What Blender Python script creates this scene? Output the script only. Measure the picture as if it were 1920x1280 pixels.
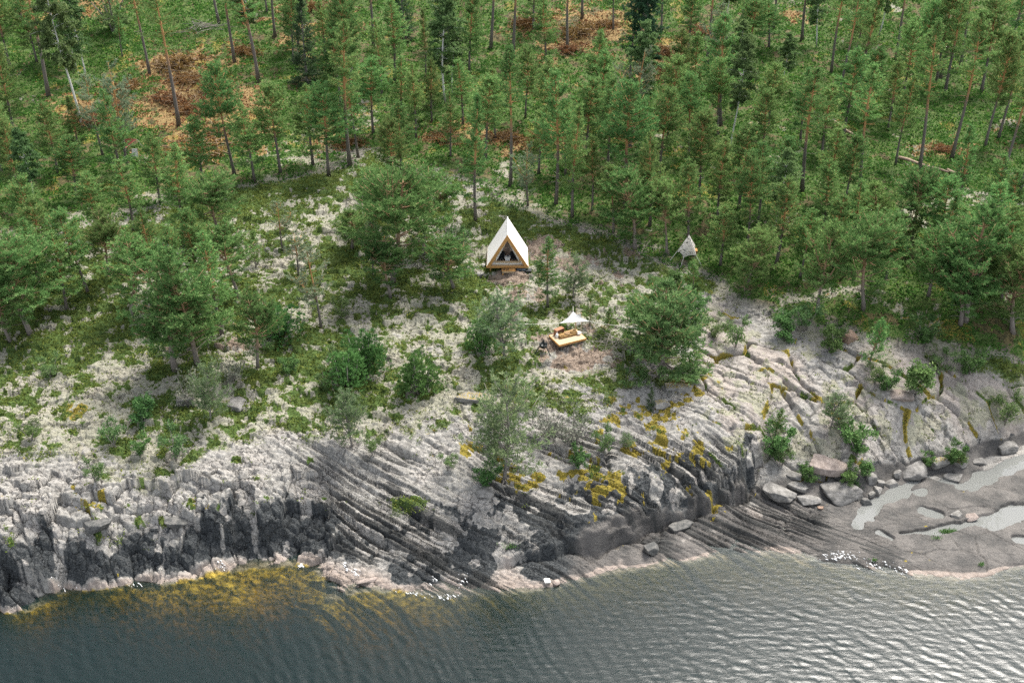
import bpy, bmesh, math, random
import numpy as np
from mathutils import Vector, Matrix

for o in list(bpy.data.objects):
    bpy.data.objects.remove(o)
SC = bpy.context.scene
COL = SC.collection
R = math.radians

# ------------------------------------------------------------------ camera, sky, sun, exposure
CAMZ, PITCH, FPX = 53.0, R(30.0), 2000.0
cam_d = bpy.data.cameras.new("camera")
cam_d.sensor_width = 36.0
cam_d.lens = FPX / 1920.0 * 36.0
cam_d.clip_start, cam_d.clip_end = 1.0, 3000.0
cam = bpy.data.objects.new("camera", cam_d)
cam.location = (0, 0, CAMZ)
cam.rotation_euler = (math.pi / 2 - PITCH, 0, 0)
COL.objects.link(cam)
SC.camera = cam

SUN_EL, SUN_AZ = R(59), R(38)          # azimuth measured from the view direction (+Y) towards +X
world = bpy.data.worlds.new("World")
SC.world = world
world.use_nodes = True
wn, wl = world.node_tree.nodes, world.node_tree.links
wn.clear()
w_out = wn.new("ShaderNodeOutputWorld")
w_bg = wn.new("ShaderNodeBackground")
w_sky = wn.new("ShaderNodeTexSky")
w_sky.sky_type = 'NISHITA'
w_sky.sun_disc = False
w_sky.sun_elevation = SUN_EL
w_sky.sun_rotation = SUN_AZ
w_sky.air_density, w_sky.dust_density, w_sky.ozone_density = 1.0, 2.6, 1.0
w_hs = wn.new("ShaderNodeHueSaturation")          # thin cloud veil: greyer than a clear sky
w_hs.inputs['Saturation'].default_value = 0.36
w_bg.inputs['Strength'].default_value = 0.13
wl.new(w_sky.outputs[0], w_hs.inputs['Color'])
wl.new(w_hs.outputs[0], w_bg.inputs['Color'])
wl.new(w_bg.outputs[0], w_out.inputs['Surface'])

sun_d = bpy.data.lights.new("sun", 'SUN')
sun_d.energy = 2.7
sun_d.angle = R(22)
sun_d.color = (1.0, 0.95, 0.88)
sun = bpy.data.objects.new("sun", sun_d)
sv = Vector((math.sin(SUN_AZ) * math.cos(SUN_EL), math.cos(SUN_AZ) * math.cos(SUN_EL), math.sin(SUN_EL)))
sun.rotation_euler = sv.to_track_quat('Z', 'Y').to_euler()
sun.location = sv * 200
COL.objects.link(sun)
SC.view_settings.view_transform = 'Standard'
SC.view_settings.look = 'None'
SC.view_settings.exposure = 1.5
SC.view_settings.gamma = 1.0
SC.cycles.use_denoising = False
SC.cycles.max_bounces = 8
SC.cycles.transparent_max_bounces = 8

# ------------------------------------------------------------------ survey: photo measurements -> places on the ground
CF = np.array([0, math.cos(PITCH), -math.sin(PITCH)])
CU = np.array([0, math.sin(PITCH), math.cos(PITCH)])

def at(u, v, z):
    d = CF * FPX + np.array([1.0, 0, 0]) * (u - 960) + CU * (640 - v)
    t = (z - CAMZ) / d[2]
    return np.array([d[0] * t, d[1] * t, z])

def project(x, y, z):
    dz = z - CAMZ
    zc = y * CF[1] + dz * CF[2]
    yc = y * CU[1] + dz * CU[2]
    zc = np.maximum(zc, 1.0)
    return 960 + FPX * x / zc, 640 - FPX * yc / zc

def height_for(p, v_top):
    zc = p[1] * CF[1] + (p[2] - CAMZ) * CF[2]
    yc = p[1] * CU[1] + (p[2] - CAMZ) * CU[2]
    k = (640 - v_top) / FPX
    return (yc - k * zc) / (k * CF[2] - CU[2])

# ------------------------------------------------------------------ noise
def hsh(ix, iy, seed):
    h = (ix.astype(np.int64) * 374761393 + iy.astype(np.int64) * 668265263 + seed * 1442695041) & 0xFFFFFFFF
    h = ((h ^ (h >> 13)) * 1274126177) & 0xFFFFFFFF
    h = ((h ^ (h >> 16)) * 2246822519) & 0xFFFFFFFF
    return ((h ^ (h >> 15)) & 0xFFFFFF).astype(np.float32) / 16777215.0

def vn(x, y, seed=0):
    x = np.asarray(x, np.float64); y = np.asarray(y, np.float64)
    ix, iy = np.floor(x), np.floor(y)
    fx, fy = (x - ix).astype(np.float32), (y - iy).astype(np.float32)
    ux, uy = fx * fx * fx * (fx * (fx * 6 - 15) + 10), fy * fy * fy * (fy * (fy * 6 - 15) + 10)
    ix, iy = ix.astype(np.int64), iy.astype(np.int64)
    a, b = hsh(ix, iy, seed), hsh(ix + 1, iy, seed)
    c, d = hsh(ix, iy + 1, seed), hsh(ix + 1, iy + 1, seed)
    return ((a + (b - a) * ux) * (1 - uy) + (c + (d - c) * ux) * uy) * 2 - 1

def fbm(x, y, seed=0, o=4, g=0.5):
    s, a, t = 0, 1.0, 0
    for k in range(o):
        s = s + a * vn(x * 2 ** k + 17.3 * k, y * 2 ** k - 9.1 * k, seed + k)
        t += a
        a *= g
    return s / t

def sst(e0, e1, x):
    t = np.clip((x - e0) / (e1 - e0), 0, 1)
    return t * t * (3 - 2 * t)

def voro(x, y, seed):
    """returns F1, F2-F1, cell id random values, offset to the cell point"""
    ix, iy = np.floor(x).astype(np.int64), np.floor(y).astype(np.int64)
    f1 = np.full(x.shape, 9.0, np.float32); f2 = f1.copy()
    r1 = np.zeros(x.shape, np.float32); r2 = r1.copy(); ox = r1.copy(); oy = r1.copy()
    for dx in (-1, 0, 1):
        for dy in (-1, 0, 1):
            cx, cy = ix + dx, iy + dy
            px = cx + 0.1 + 0.8 * hsh(cx, cy, seed) - x
            py = cy + 0.1 + 0.8 * hsh(cx, cy, seed + 1) - y
            d = np.sqrt(px * px + py * py).astype(np.float32)
            nr = d < f1
            f2 = np.where(nr, f1, np.minimum(f2, d))
            r1 = np.where(nr, hsh(cx, cy, seed + 2), r1)
            r2 = np.where(nr, hsh(cx, cy, seed + 3), r2)
            ox = np.where(nr, px, ox); oy = np.where(nr, py, oy)
            f1 = np.where(nr, d, f1)
    return f1, f2 - f1, r1, r2, ox, oy

# ------------------------------------------------------------------ terrain: control points (u, v, height) and smooth interpolation
SHORE = [(-420, 1215), (-250, 1190), (-120, 1165), (0, 1145), (60, 1135), (130, 1105), (250, 1095), (330, 1090), (400, 1075), (480, 1060),
         (560, 1055), (600, 1075), (700, 1105), (780, 1110), (850, 1120), (940, 1112), (1040, 1100), (1100, 1085), (1200, 1065),
         (1280, 1055), (1400, 1045), (1500, 1040), (1560, 1048), (1620, 1065), (1700, 1080), (1780, 1085), (1850, 1083), (1910, 1062),
         (2050, 1050), (2250, 1030)]
CP = [(u, v, 0.0) for u, v in SHORE]
CP += [(0, 1200, -2.6), (300, 1150, -1.3), (450, 1135, -.75), (590, 1165, -1.0), (800, 1160, -1.1), (1000, 1160, -1.5), (1300, 1110, -1.4),
       (1560, 1095, -.8), (1800, 1130, -.9), (1920, 1110, -1.2), (-300, 1260, -3), (2200, 1110, -2)]
CP += [(u, 1280, -6.0) for u in range(-300, 2300, 430)]
CP += [(u, 1420, -9.0) for u in range(-300, 2300, 650)]
CP += [(-300, 1100, 2.4), (-300, 1000, 5), (-300, 850, 6.5), (0, 1100, 1.3), (0, 1040, 3), (0, 960, 5), (150, 1065, 1.5), (150, 1000, 3.5), (150, 940, 5), (300, 1060, .9), (300, 1000, 2.6),
       (300, 940, 4.6), (450, 1040, .6), (450, 990, 2.2), (450, 930, 4.2), (560, 1035, .5), (600, 980, 2.1), (600, 900, 4.2),
       (0, 850, 6), (0, 700, 7.5), (0, 600, 8.5), (250, 850, 6), (250, 720, 7.5), (250, 600, 8.6), (450, 850, 5.5), (450, 720, 7.2), (450, 600, 8.4),
       (0, 450, 10), (250, 450, 10), (450, 450, 9.8), (-300, 600, 9), (-300, 450, 10.3)]
CP += [(700, 1080, .4), (700, 1035, 1.1), (700, 980, 2.3), (700, 900, 3.8), (700, 800, 5.5), (700, 700, 7), (700, 600, 8), (700, 500, 9),
       (850, 1095, .3), (850, 1055, .8), (850, 1000, 2), (850, 930, 3), (850, 850, 4.6), (850, 750, 6.2), (850, 650, 7.4),
       (950, 1090, .3), (950, 1052, .7), (1100, 1040, .7), (1200, 1010, .75), (1290, 975, .8), (1390, 935, .8), (1100, 960, 2.0), (1250, 910, 2.4),
       (1350, 860, 2.7), (1000, 960, 2.3), (1000, 850, 4.4), (1150, 850, 4.4), (1300, 800, 4.6), (1000, 750, 6), (1150, 750, 5.8),
       (1270, 740, 5.5), (1000, 650, 7.2), (1070, 640, 7.4), (1150, 650, 7.1), (950, 560, 8.3), (1100, 560, 8.2), (950, 508, 8.9), (950, 460, 9.2)]
CP += [(1200, 1042, .45), (1300, 1012, .55), (1400, 982, .55), (1500, 952, .55), (1500, 1012, .35), (1600, 1005, .32), (1650, 950, .32), (1700, 1030, .35),
       (1800, 1040, .4), (1900, 1022, .35), (1750, 950, .36), (1880, 920, .4), (1920, 980, .34), (1560, 930, .45), (1660, 895, .4), (1750, 882, .34),
       (1850, 850, .34), (1920, 828, .4), (2050, 900, .42), (2050, 800, .8), (2250, 900, .5),
       (1460, 858, 2), (1500, 895, 1.2), (1560, 865, 2), (1600, 832, 2.9), (1660, 855, 1.7), (1680, 805, 3.3), (1750, 850, 1.4), (1760, 790, 3.3), (1850, 825, 1.3),
       (1860, 762, 3.5), (1920, 800, 1.6), (1920, 735, 4.2), (2100, 730, 3), (1400, 780, 4.6), (1500, 750, 5), (1600, 740, 5.1), (1750, 720, 5.2), (1400, 680, 6.2), (1550, 660, 6.6),
       (1700, 660, 6.6), (1900, 690, 5.6), (1350, 580, 7.6), (1500, 580, 7.8), (1700, 580, 8), (1900, 600, 7.8), (1300, 500, 8.8), (1500, 490, 9.3), (1750, 490, 9.6), (2150, 600, 8)]
for u in range(-350, 2301, 330):
    CP += [(u, 400, 10.4), (u, 300, 11.4), (u, 200, 13.0), (u, 100, 15.2), (u, 0, 18.5), (u, -100, 23.0), (u, -190, 27.5)]
CPX = np.array([at(*c) for c in CP])
_c = CPX[:, :2]
def _phi(d2): return np.sqrt(d2 + 0.36)
_d2 = ((_c[:, None] - _c[None]) ** 2).sum(-1)
_n = len(_c)
_A = np.zeros((_n + 3, _n + 3))
_A[:_n, :_n] = -_phi(_d2) - np.eye(_n) * 0.01 * 0
_A[:_n, _n] = 1; _A[:_n, _n + 1:] = _c
_A[_n:, :_n] = _A[:_n, _n:].T
_w = np.linalg.solve(_A, np.concatenate([CPX[:, 2], [0, 0, 0]]))

def base_h(x, y):
    x = np.asarray(x, float).ravel(); y = np.asarray(y, float).ravel()
    out = np.empty(x.shape)
    for s in range(0, len(x), 40000):
        a, b = x[s:s + 40000, None], y[s:s + 40000, None]
        out[s:s + 40000] = -_phi((a - _c[None, :, 0]) ** 2 + (b - _c[None, :, 1]) ** 2) @ _w[:_n] + _w[_n] + a[:, 0] * _w[_n + 1] + b[:, 0] * _w[_n + 2]
    return out

# patches on the ground: (u, v, half width, half height, strength)
MOSS = [(955, 735, 75, 22, 1), (1010, 715, 40, 14, .9), (870, 845, 60, 40, .8), (800, 825, 50, 30, .5), (1140, 790, 55, 28, .9), (1210, 835, 75, 38, 1), (1150, 765, 40, 15, .8),
        (1300, 735, 45, 40, .9), (1225, 785, 55, 28, 1), (1000, 900, 70, 35, .8), (140, 770, 35, 28, 1), (1120, 930, 90, 40, .8), (1280, 885, 80, 35, .8),
        (1330, 930, 60, 30, .7), (370, 715, 35, 14, .9), (800, 600, 30, 10, .8), (735, 655, 20, 10, .7), (1090, 890, 45, 25, .8), (740, 715, 18, 10, 1),
        (895, 742, 50, 8, 1), (440, 930, 40, 20, .6), (180, 935, 80, 30, .5), (360, 935, 60, 25, .5), (1460, 690, 35, 12, .5), (1060, 845, 40, 25, .8), (1720, 600, 40, 15, .8), (560, 600, 40, 15, .6), (900, 560, 40, 12, .5)]
SOIL = [(1085, 680, 75, 26, 1), (1040, 655, 40, 18, 1), (955, 522, 48, 14, 1), (1015, 470, 34, 34, .9), (1070, 500, 70, 26, .8), (1160, 520, 50, 22, .6), (1000, 555, 30, 22, .8),
        (962, 590, 12, 46, .9), (1180, 480, 60, 30, .5), (340, 660, 60, 25, .5), (440, 655, 60, 30, .6), (700, 505, 30, 12, .5), (1110, 615, 30, 20, .7)]
LITTER = [(330, 125, 90, 45, 1), (370, 265, 110, 28, 1), (350, 195, 110, 75, 1), (450, 190, 60, 60, .9), (560, 60, 60, 50, .7), (160, 215, 70, 30, .9), (220, 190, 60, 50, .7), (430, 100, 60, 50, .6), (1090, 60, 140, 50, 1), (1230, 105, 70, 60, .9),
          (900, 252, 130, 26, .9), (1000, 265, 80, 22, .9), (640, 275, 60, 20, .8), (610, 40, 60, 50, .8), (160, 15, 70, 30, .9), (1310, 55, 40, 20, .9), (1020, 130, 80, 60, .6), (820, 260, 50, 16, .9), (1480, 30, 60, 20, .4), (1810, 275, 70, 25, .5)]
BRIGHT = [(200, 70, 120, 60, 1), (60, 60, 80, 60, .7), (380, 30, 80, 40, .8), (520, 250, 60, 40, .5), (1760, 230, 160, 60, .9), (1830, 320, 120, 40, .8), (1500, 330, 120, 40, .5), (1380, 500, 130, 40, .7), (1600, 520, 160, 50, .6), (960, 200, 60, 50, .6)]
BARE = [(1370, 780, 65, 55, 1), (1620, 760, 130, 90, .6), (1500, 690, 120, 45, .6), (1330, 620, 60, 30, .7), (1750, 790, 90, 50, .7), (430, 860, 60, 40, .6), (560, 840, 60, 50, .7), (830, 670, 60, 40, .5), (760, 630, 50, 24, .5),
        (1000, 790, 60, 20, .5), (1085, 745, 60, 20, .6), (740, 870, 100, 40, .5), (200, 870, 60, 30, .5)]

def blobs(u, v, L):
    m = np.zeros(u.shape, np.float32)
    for a, b, ra, rb, s in L:
        m = np.maximum(m, s * np.exp(-0.7 * (((u - a) / ra) ** 2 + ((v - b) / rb) ** 2)))
    return m

def seg_dist(x, y, pts):
    d = np.full(x.shape, 99.0)
    for a, b in zip(pts[:-1], pts[1:]):
        ex, ey = b[0] - a[0], b[1] - a[1]
        t = np.clip(((x - a[0]) * ex + (y - a[1]) * ey) / (ex * ex + ey * ey + 1e-9), 0, 1)
        d = np.minimum(d, np.hypot(x - a[0] - t * ex, y - a[1] - t * ey))
    return d
POOLZ = 0.16
def w2(L): return [at(u, v, POOLZ)[:2] for u, v in L]
CHANNELS = [(w2([(2080, 850), (1960, 850), (1905, 868), (1865, 885), (1825, 910)]), .95), (w2([(1825, 910), (1800, 912)]), .5),
            (w2([(1690, 918), (1655, 940), (1622, 958), (1608, 985)]), .8), (w2([(1720, 900), (1690, 918)]), .5),
            (w2([(2080, 950), (1930, 960), (1885, 970), (1855, 985)]), 1.1), (w2([(1855, 985), (1800, 988), (1755, 998), (1690, 1003)]), .5),
            (w2([(1722, 924), (1732, 918)]), .42), (w2([(1732, 958), (1752, 966)]), .62), (w2([(1905, 1014), (1930, 1014)]), .6),
            (w2([(1725, 890), (1790, 905)]), .35), (w2([(1648, 1000), (1672, 1010)]), .3)]

LEDGE = [at(u, v, .8)[:2] for u, v in ((900, 1075), (980, 1040), (1100, 1032), (1200, 1003), (1290, 968), (1400, 926), (1428, 890), (1440, 850))]
LEDGE_H = [0.0, .9, 1.4, 1.7, 1.8, 1.9, 1.6, .3]

def ledge(x, y):
    best = np.full(x.shape, 99.0); hh = np.zeros(x.shape)
    for (a, b), (ha, hb) in zip(zip(LEDGE[:-1], LEDGE[1:]), zip(LEDGE_H[:-1], LEDGE_H[1:])):
        ex, ey = b[0] - a[0], b[1] - a[1]
        t = ((x - a[0]) * ex + (y - a[1]) * ey) / (ex * ex + ey * ey)
        tc_ = np.clip(t, 0, 1)
        d = np.hypot(x - a[0] - tc_ * ex, y - a[1] - tc_ * ey)
        sgn = np.where(ex * (y - a[1]) - ey * (x - a[0]) > 0, 1.0, -1.0)
        nr_ = d < np.abs(best) - 1e-6
        best = np.where(nr_, d * sgn, best); hh = np.where(nr_, ha + (hb - ha) * tc_, hh)
    return best, hh

SHADE_G = np.zeros((260, 260), np.float32)      # undergrowth thickens round the feet of the trees (1 m cells, x -130..130, y 0..260)
def thicken(px, py, rad=2.6):
    ax = np.arange(260) - 130 + .5; ay = np.arange(260) + .5
    np.maximum(SHADE_G, np.exp(-(((ax[None] - px) ** 2 + (ay[:, None] - py) ** 2) / rad ** 2)), out=SHADE_G)
def thick_at(x, y):
    gx = np.clip(x + 129.5, 0, 258.9); gy = np.clip(y - .5, 0, 258.9)
    ix, iy = gx.astype(int), gy.astype(int); fx, fy = gx - ix, gy - iy
    return (SHADE_G[iy, ix] * (1 - fx) + SHADE_G[iy, ix + 1] * fx) * (1 - fy) + (SHADE_G[iy + 1, ix] * (1 - fx) + SHADE_G[iy + 1, ix + 1] * fx) * fy
def lin(u, us, vs): return np.interp(u, us, vs)
V_ROCK = ([-300, 0, 300, 500, 640, 900, 1100, 1270, 1300, 1420, 1500, 1750, 1920, 2200], [880, 880, 860, 800, 790, 760, 800, 700, 560, 570, 640, 660, 720, 740])
V_FOR = ([-300, 0, 200, 400, 550, 700, 860, 1000, 1150, 1300, 1450, 1600, 1750, 1920, 2200], [500, 470, 420, 370, 335, 315, 335, 400, 440, 505, 585, 620, 640, 690, 700])

def terrain(x, y):
    x = np.asarray(x, float).ravel(); y = np.asarray(y, float).ravel()
    b = base_h(x, y)
    u, v = project(x, y, b)
    n1 = fbm(x / 9, y / 9, 3, 3); n2 = fbm(x / 2.6, y / 2.6, 11, 4)
    rock = sst(-45, 55, v - lin(u, *V_ROCK) + 75 * n1 + 45 * n2)
    rock = np.maximum(rock, sst(.35, .75, blobs(u, v, BARE) + .35 * n2))
    forest = sst(-30, 40, lin(u, *V_FOR) - v + 45 * n1 + 25 * n2)
    rock = rock * (1 - forest)
    under = sst(.25, -.3, b)
    ld, lh = ledge(x, y)
    ld = ld + .55 * vn(x / 2.2, y / 2.2, 19) + .25 * vn(x / .8, y / .8, 20)
    h = b + lh * (.34 * sst(-.03, .2, ld) + .26 * sst(.22, .42, ld + .35 * vn(x / 1.1, y / 1.1, 18)) + .22 * sst(.5, .72, ld + .45 * vn(x / 1.6, y / 1.6, 16)) + .18 * sst(.85, 1.1, ld + .5 * vn(x / 1.3, y / 1.3, 15))) * (1 - .75 * sst(1.0, 8.0, ld)) - .42 * sst(0, 1, lh) * np.exp(-((ld + .12) / .22) ** 2)
    # layered slabs, striking down to the right
    wx = .65 * fbm(x / 13, y / 13, 21, 2)
    bend = 0.012 * np.clip(x - 4, 0, 40) ** 2 * sst(1.6, .8, b)
    q = .46 * x + .888 * y + wx + bend * .3
    p = .888 * x - .46 * y + fbm(x / 6, y / 6, 23, 2)
    sm = np.maximum(sst(470, 620, u), .2 * sst(800, 880, v)) * sst(1500, 1400, u) * sst(600, 800, v) * (.35 + .65 * sst(760, 880, v))
    sm = np.maximum(sm, sst(1240, 1330, u) * sst(1720, 1580, u) * sst(905, 950, v) * .75)
    sm = np.maximum(sm, .5 * np.exp(-((u - 770) / 110) ** 2 - ((v - 660) / 60) ** 2))
    sm = np.maximum(sm, .4 * sst(.1, .5, fbm(x / 7, y / 7, 27, 2)) * sst(560, 640, v) * sst(1400, 1200, u))
    sm = np.maximum(sm, .35 * sst(1700, 1780, u) * sst(640, 690, v) * sst(800, 760, v))
    sm = sm * (.35 + .65 * np.maximum(rock, under)) * (.55 + .45 * sst(-.5, .2, fbm(x / 4, y / 4, 29, 2))) * (1 - forest)
    sm = sm * (1 - .5 * np.exp(-((ld - .2) / .35) ** 2) * sst(.2, .8, lh)) * (.3 + .7 * sst(-.35, .25, fbm(q / 2.6, p / 7, 33, 2)))
    sm = np.maximum(sm, .9 * sst(1330, 1400, u) * sst(1760, 1640, u) * sst(60, 20, np.abs(v - np.interp(u, [1380, 1540, 1720], [935, 990, 1078]))))
    flat = sst(1.6, .9, b)               # the low shelf is smoother than the slabs above
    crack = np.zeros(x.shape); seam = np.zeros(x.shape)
    for lam, amp, gd, sd in ((2.1, .36, .36, 31), (.68, .27, .40, 37), (.34, .10, .20, 41)):
        qq = q / lam + .9 * vn(q / lam * .3, p / 22, sd) + .07 * vn(q / lam, p / 1.1, sd + 5)
        i = np.floor(qq); f = qq - i
        r = hsh(i.astype(np.int64), np.floor(p / 8.5 + hsh(i.astype(np.int64), i.astype(np.int64) * 0, sd) * 4).astype(np.int64), sd + 1)
        gm = sst(-.35, .15, vn(i * 3.7, p / 5.5, sd + 2))
        wv = .06 / lam + .05
        g = np.exp(-(f / wv) ** 2) + np.exp(-((1 - f) / wv) ** 2)
        h -= sm * (amp * (f + .9 * (r - .5)) * (1 - .5 * flat) + gd * g * gm * (1 - .35 * flat))
        crack = np.maximum(crack, sm * g * gm)
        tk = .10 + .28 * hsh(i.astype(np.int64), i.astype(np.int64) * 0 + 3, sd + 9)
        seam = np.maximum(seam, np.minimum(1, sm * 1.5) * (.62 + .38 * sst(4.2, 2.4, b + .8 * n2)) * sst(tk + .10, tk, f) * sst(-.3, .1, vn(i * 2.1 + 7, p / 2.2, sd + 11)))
    pj = p / 4.6 + .4 * vn(q / 3.5, p / 9, 51)
    j = np.floor(pj); fj = pj - j
    gj = (np.exp(-(fj / .035) ** 2) + np.exp(-((1 - fj) / .035) ** 2)) * sst(-.1, .25, vn(q / 2.5, j * 5.3, 53))
    h -= sm * .4 * gj * (1 - .4 * flat)
    h += sm * .35 * (hsh(j.astype(np.int64), np.floor(q / 6).astype(np.int64), 54) - .5) * (1 - .7 * flat)
    crack = np.maximum(crack, sm * gj)
    # broken blocks of the left cliff
    bm_ = sst(700, 560, u) * sst(830, 930, v) * sst(-.6, .5, b)
    f1, e, r1, r2, ox, oy = voro((x + .5 * n2) / 2.3 + .3 * vn(x / 2, y / 2, 61), (y * 1.25 + .5 * n2) / 2.3, 63)
    h += bm_ * ((r1 - .5) * 1.25 + (ox * (r2 - .5) + oy * .55) * 1.1 - .38 * np.exp(-(e / .05) ** 2) * sst(-.4, .1, vn(x / 1.9, y / 1.9, 64)))
    f1, e, r1, r2, ox, oy = voro((x + .3 * n2) / .85 + .3 * vn(x, y, 65), y / .8, 67)
    b2 = np.maximum(bm_, .45 * rock * sst(640, 500, u))
    h += b2 * ((r1 - .5) * .38 + (ox * (r2 - .5) + oy * .3) * .4 - .2 * np.exp(-(e / .12) ** 2))
    # rounded bedrock of the right slope
    bm2 = sst(1270, 1330, u) * rock * sst(.7, 1.4, b)
    ca, sa = .83, -.55
    xr, yr = x * ca + y * sa, -x * sa + y * ca
    f1, e, r1, r2, ox, oy = voro(xr / 5.6 + .22 * vn(x / 3.3, y / 3.3, 71), yr / 2.7 + .2 * vn(x / 3.1, y / 3.1, 72), 73)
    h += bm2 * ((r1 - .5) * .36 + .15 * (ox * (r2 - .5) * 2 + oy * .9) - .6 * np.exp(-(e / .034) ** 2) * sst(-.15, .3, vn(x / 2.4, y / 2.4, 74)) - .08 * np.exp(-(e / .12) ** 2))
    joint = bm2 * np.exp(-(e / .07) ** 2)
    f1, e, r1, r2, ox, oy = voro(xr / 1.5 + .3 * vn(x, y, 75), yr / .95 + .3 * vn(x, y, 76), 77)
    rough = bm2 * sst(-.1, .4, vn(x / 4, y / 4, 78) + .4 * sst(720, 830, v))
    h += rough * .7 * ((r1 - .5) * .42 + oy * .25 - .3 * np.exp(-(e / .06) ** 2) * sst(-.3, .2, vn(x / 1.3, y / 1.3, 79)))
    # shelf joints
    f1, e, r1, r2, ox, oy = voro(xr / 3.5 + .25 * vn(x / 2, y / 2, 81), yr / 2.2, 83)
    shelf = flat * sst(-.1, .2, b) * sst(1000, 1150, u)
    h += shelf * ((r1 - .5) * .12 - .09 * np.exp(-(e / .025) ** 2) + .05 * n2)
    # weathered rock, cushions of lichen and forest floor
    f1, e, r1, r2, ox, oy = voro(x / .5 + .3 * n2, y / .42, 93)
    h += rock * (1 - shelf * .8) * (1 - .45 * bm2) * (1 - .55 * np.minimum(1, sm * 1.3)) * ((.16 - .08 * bm2) * n2 + .07 * fbm(x / .55, y / .55, 91, 3) + .13 * (r1 - .5) + .16 * (ox * (r2 - .5) + oy * .5) - .10 * np.exp(-(e / .13) ** 2))
    open_ = (1 - rock) * (1 - forest) * sst(.4, 1, b)
    bil = np.abs(fbm(x / .8, y / .8, 95, 3))
    h += open_ * (.13 * (r1 - .5) + .16 * (ox * (r2 - .5) + oy * .3) - .10 * np.exp(-(e / .12) ** 2))
    f1, e, r1, r2, ox, oy = voro(x / 1.7 + .35 * n2, y / 1.4, 99)
    h += open_ * (.24 * (r1 - .5) + .16 * oy)
    h += open_ * (.42 * n2 + .34 * (.4 - bil)) + forest * (.5 * n1 + .35 * n2)
    h += under * .2 * n2
    pool = np.zeros(x.shape)
    pw = .35 * fbm(x / 1.4, y / 1.4, 97, 3)
    sel = (u > 1500) & (b < 1.2) & (v > 820)
    if sel.any():
        pl = np.zeros(int(sel.sum()))
        for pts, wd in CHANNELS:
            pl = np.maximum(pl, sst(wd * .92, wd * .68, seg_dist(x[sel], y[sel], pts) + 1.4 * pw[sel] * min(1, wd * 1.6)))
        pool[sel] = pl
        hs = np.maximum(h[sel], POOLZ + .05)
        low = sst(.35, .55, b[sel])
        keep = (v[sel] < 1050) & (u[sel] > 1560)
        kw = sst(1500, 1570, u[sel]) * sst(1064, 1050, v[sel])
        h[sel] = h[sel] * (1 - kw) + hs * kw
        h[sel] = h[sel] * (1 - pl) + .045 * pl
    # ---- ground cover
    b = b + np.maximum(.36 - b, 0) * sst(1470, 1540, u) * sst(1070, 1052, v) * sst(800, 840, v)
    shelf = np.maximum(shelf, sst(1500, 1560, u) * sst(1070, 1052, v) * sst(870, 900, v + .3 * (1900 - u) * 0) * sst(.9, .6, b))
    dry = sst(.1, .5, b)
    n3 = fbm(x / .9, y / .9, 101, 3); n4 = fbm(x / 4.5, y / 4.5, 105, 3); n5 = fbm(x / .35, y / .35, 109, 2)
    soil = .85 * sst(.35, .8, blobs(u, v, SOIL) + .5 * n3 + .2 * n5)
    lich = open_ * (1 - soil) * (.55 + .45 * sst(-.25, .15, n3 + .5 * n2)) + (.55 - .3 * np.minimum(1, sm * 1.4)) * rock * sst(.0, .35, n2 + .3 * n3 - .1) * sst(1.6, 3.2, b) * sst(1010, 850, v)
    lich = np.maximum(lich, .62 * bm2 * sst(.02, .3, n3 + .5 * n2 + .1) * sst(1.4, 2.4, b))
    lich = np.maximum(lich, forest * (1 - soil) * sst(.24, .6, n4 + .5 * n3 + .25 * n5 + .42 * sst(140, 0, lin(u, *V_FOR) - v) - .25 + .7 * blobs(u, v, [(1790, 400, 100, 28, 1), (700, 370, 200, 30, .8), (1600, 545, 80, 25, .8), (620, 30, 40, 30, .4), (1720, 20, 90, 14, .6)])))
    bright = blobs(u, v, BRIGHT)
    green = open_ * (1 - soil) * sst(.05, .22, n4 * .45 + n3 * .7 + .38 * n5 + .08 + .36 * thick_at(x, y) + .25 * sst(120, 0, v - lin(u, *V_FOR)))
    green = np.maximum(green, .9 * rock * sst(.22, .36, n2 * .7 + n3 * .5 + .25 * n4 + .1 * sst(900, 800, v) - .06) * sst(2.0, 3.5, b) * (1 - sst(1280, 1340, u) * .55))
    green = np.maximum(green, joint * sst(.05, .3, fbm(x / 1.1, y / 1.1, 117, 3) + .3 * n2) * sst(1.2, 2.2, b))
    green = np.maximum(green, forest * np.clip(.95 - .8 * lich, 0, 1) * sst(-.5, -.1, n3 + .3 * n4 + .4 * bright))
    litter = .8 * forest * sst(.34, .62, blobs(u, v, LITTER) * .74 + .55 * n3 + .35 * n4 + .15 * n5)
    green = green * (1 - .85 * litter)
    lich = lich * (1 - litter)
    moss = sst(.42, .66, blobs(u, v, MOSS) * .62 + .6 * n3 + .25 * n5) * dry * (1 - .6 * green)
    moss = np.maximum(moss, .9 * joint * sst(.1, .3, fbm(x / .9, y / .9, 119, 3)))
    moss = np.maximum(moss, .5 * forest * sst(.3, .5, fbm(x / 3, y / 3, 113, 3) + .3 * n3))
    blk = sst(.35, 1.0, b + .35 * n2) * sst(4.6, 2.6, b + 1.5 * n2 + .8 * n3) * (sst(720, 560, u) + .5 * sst(560, 720, u) * sst(1.9, .9, b + .6 * n3)) * rock * (.25 + .75 * sst(-.3, .1, fbm(x / 1.1, y / 1.1, 121, 3) + .35 * n2 + .3 * sst(2.8, 1.2, b)))
    shk = shelf * sst(-.55, .1, n2 + .25 * n3 + .8 * sst(1400, 1600, u)) * sst(.10, .3, b + .12 * n2)
    blk = np.maximum(blk, 1.0 * sst(470, 560, u) * sst(1440, 1400, u) * sst(3.9, 1.7, b + 1.3 * n3) * sst(.25, .7, b + .4 * n2) * rock * sst(-.42, .08, n3 + n2 + .25 * vn(q / .5, p / 4, 35)))
    pink = .8 * sst(.75, .15, b + .3 * n2) * sst(-.1, .02, b)
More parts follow.
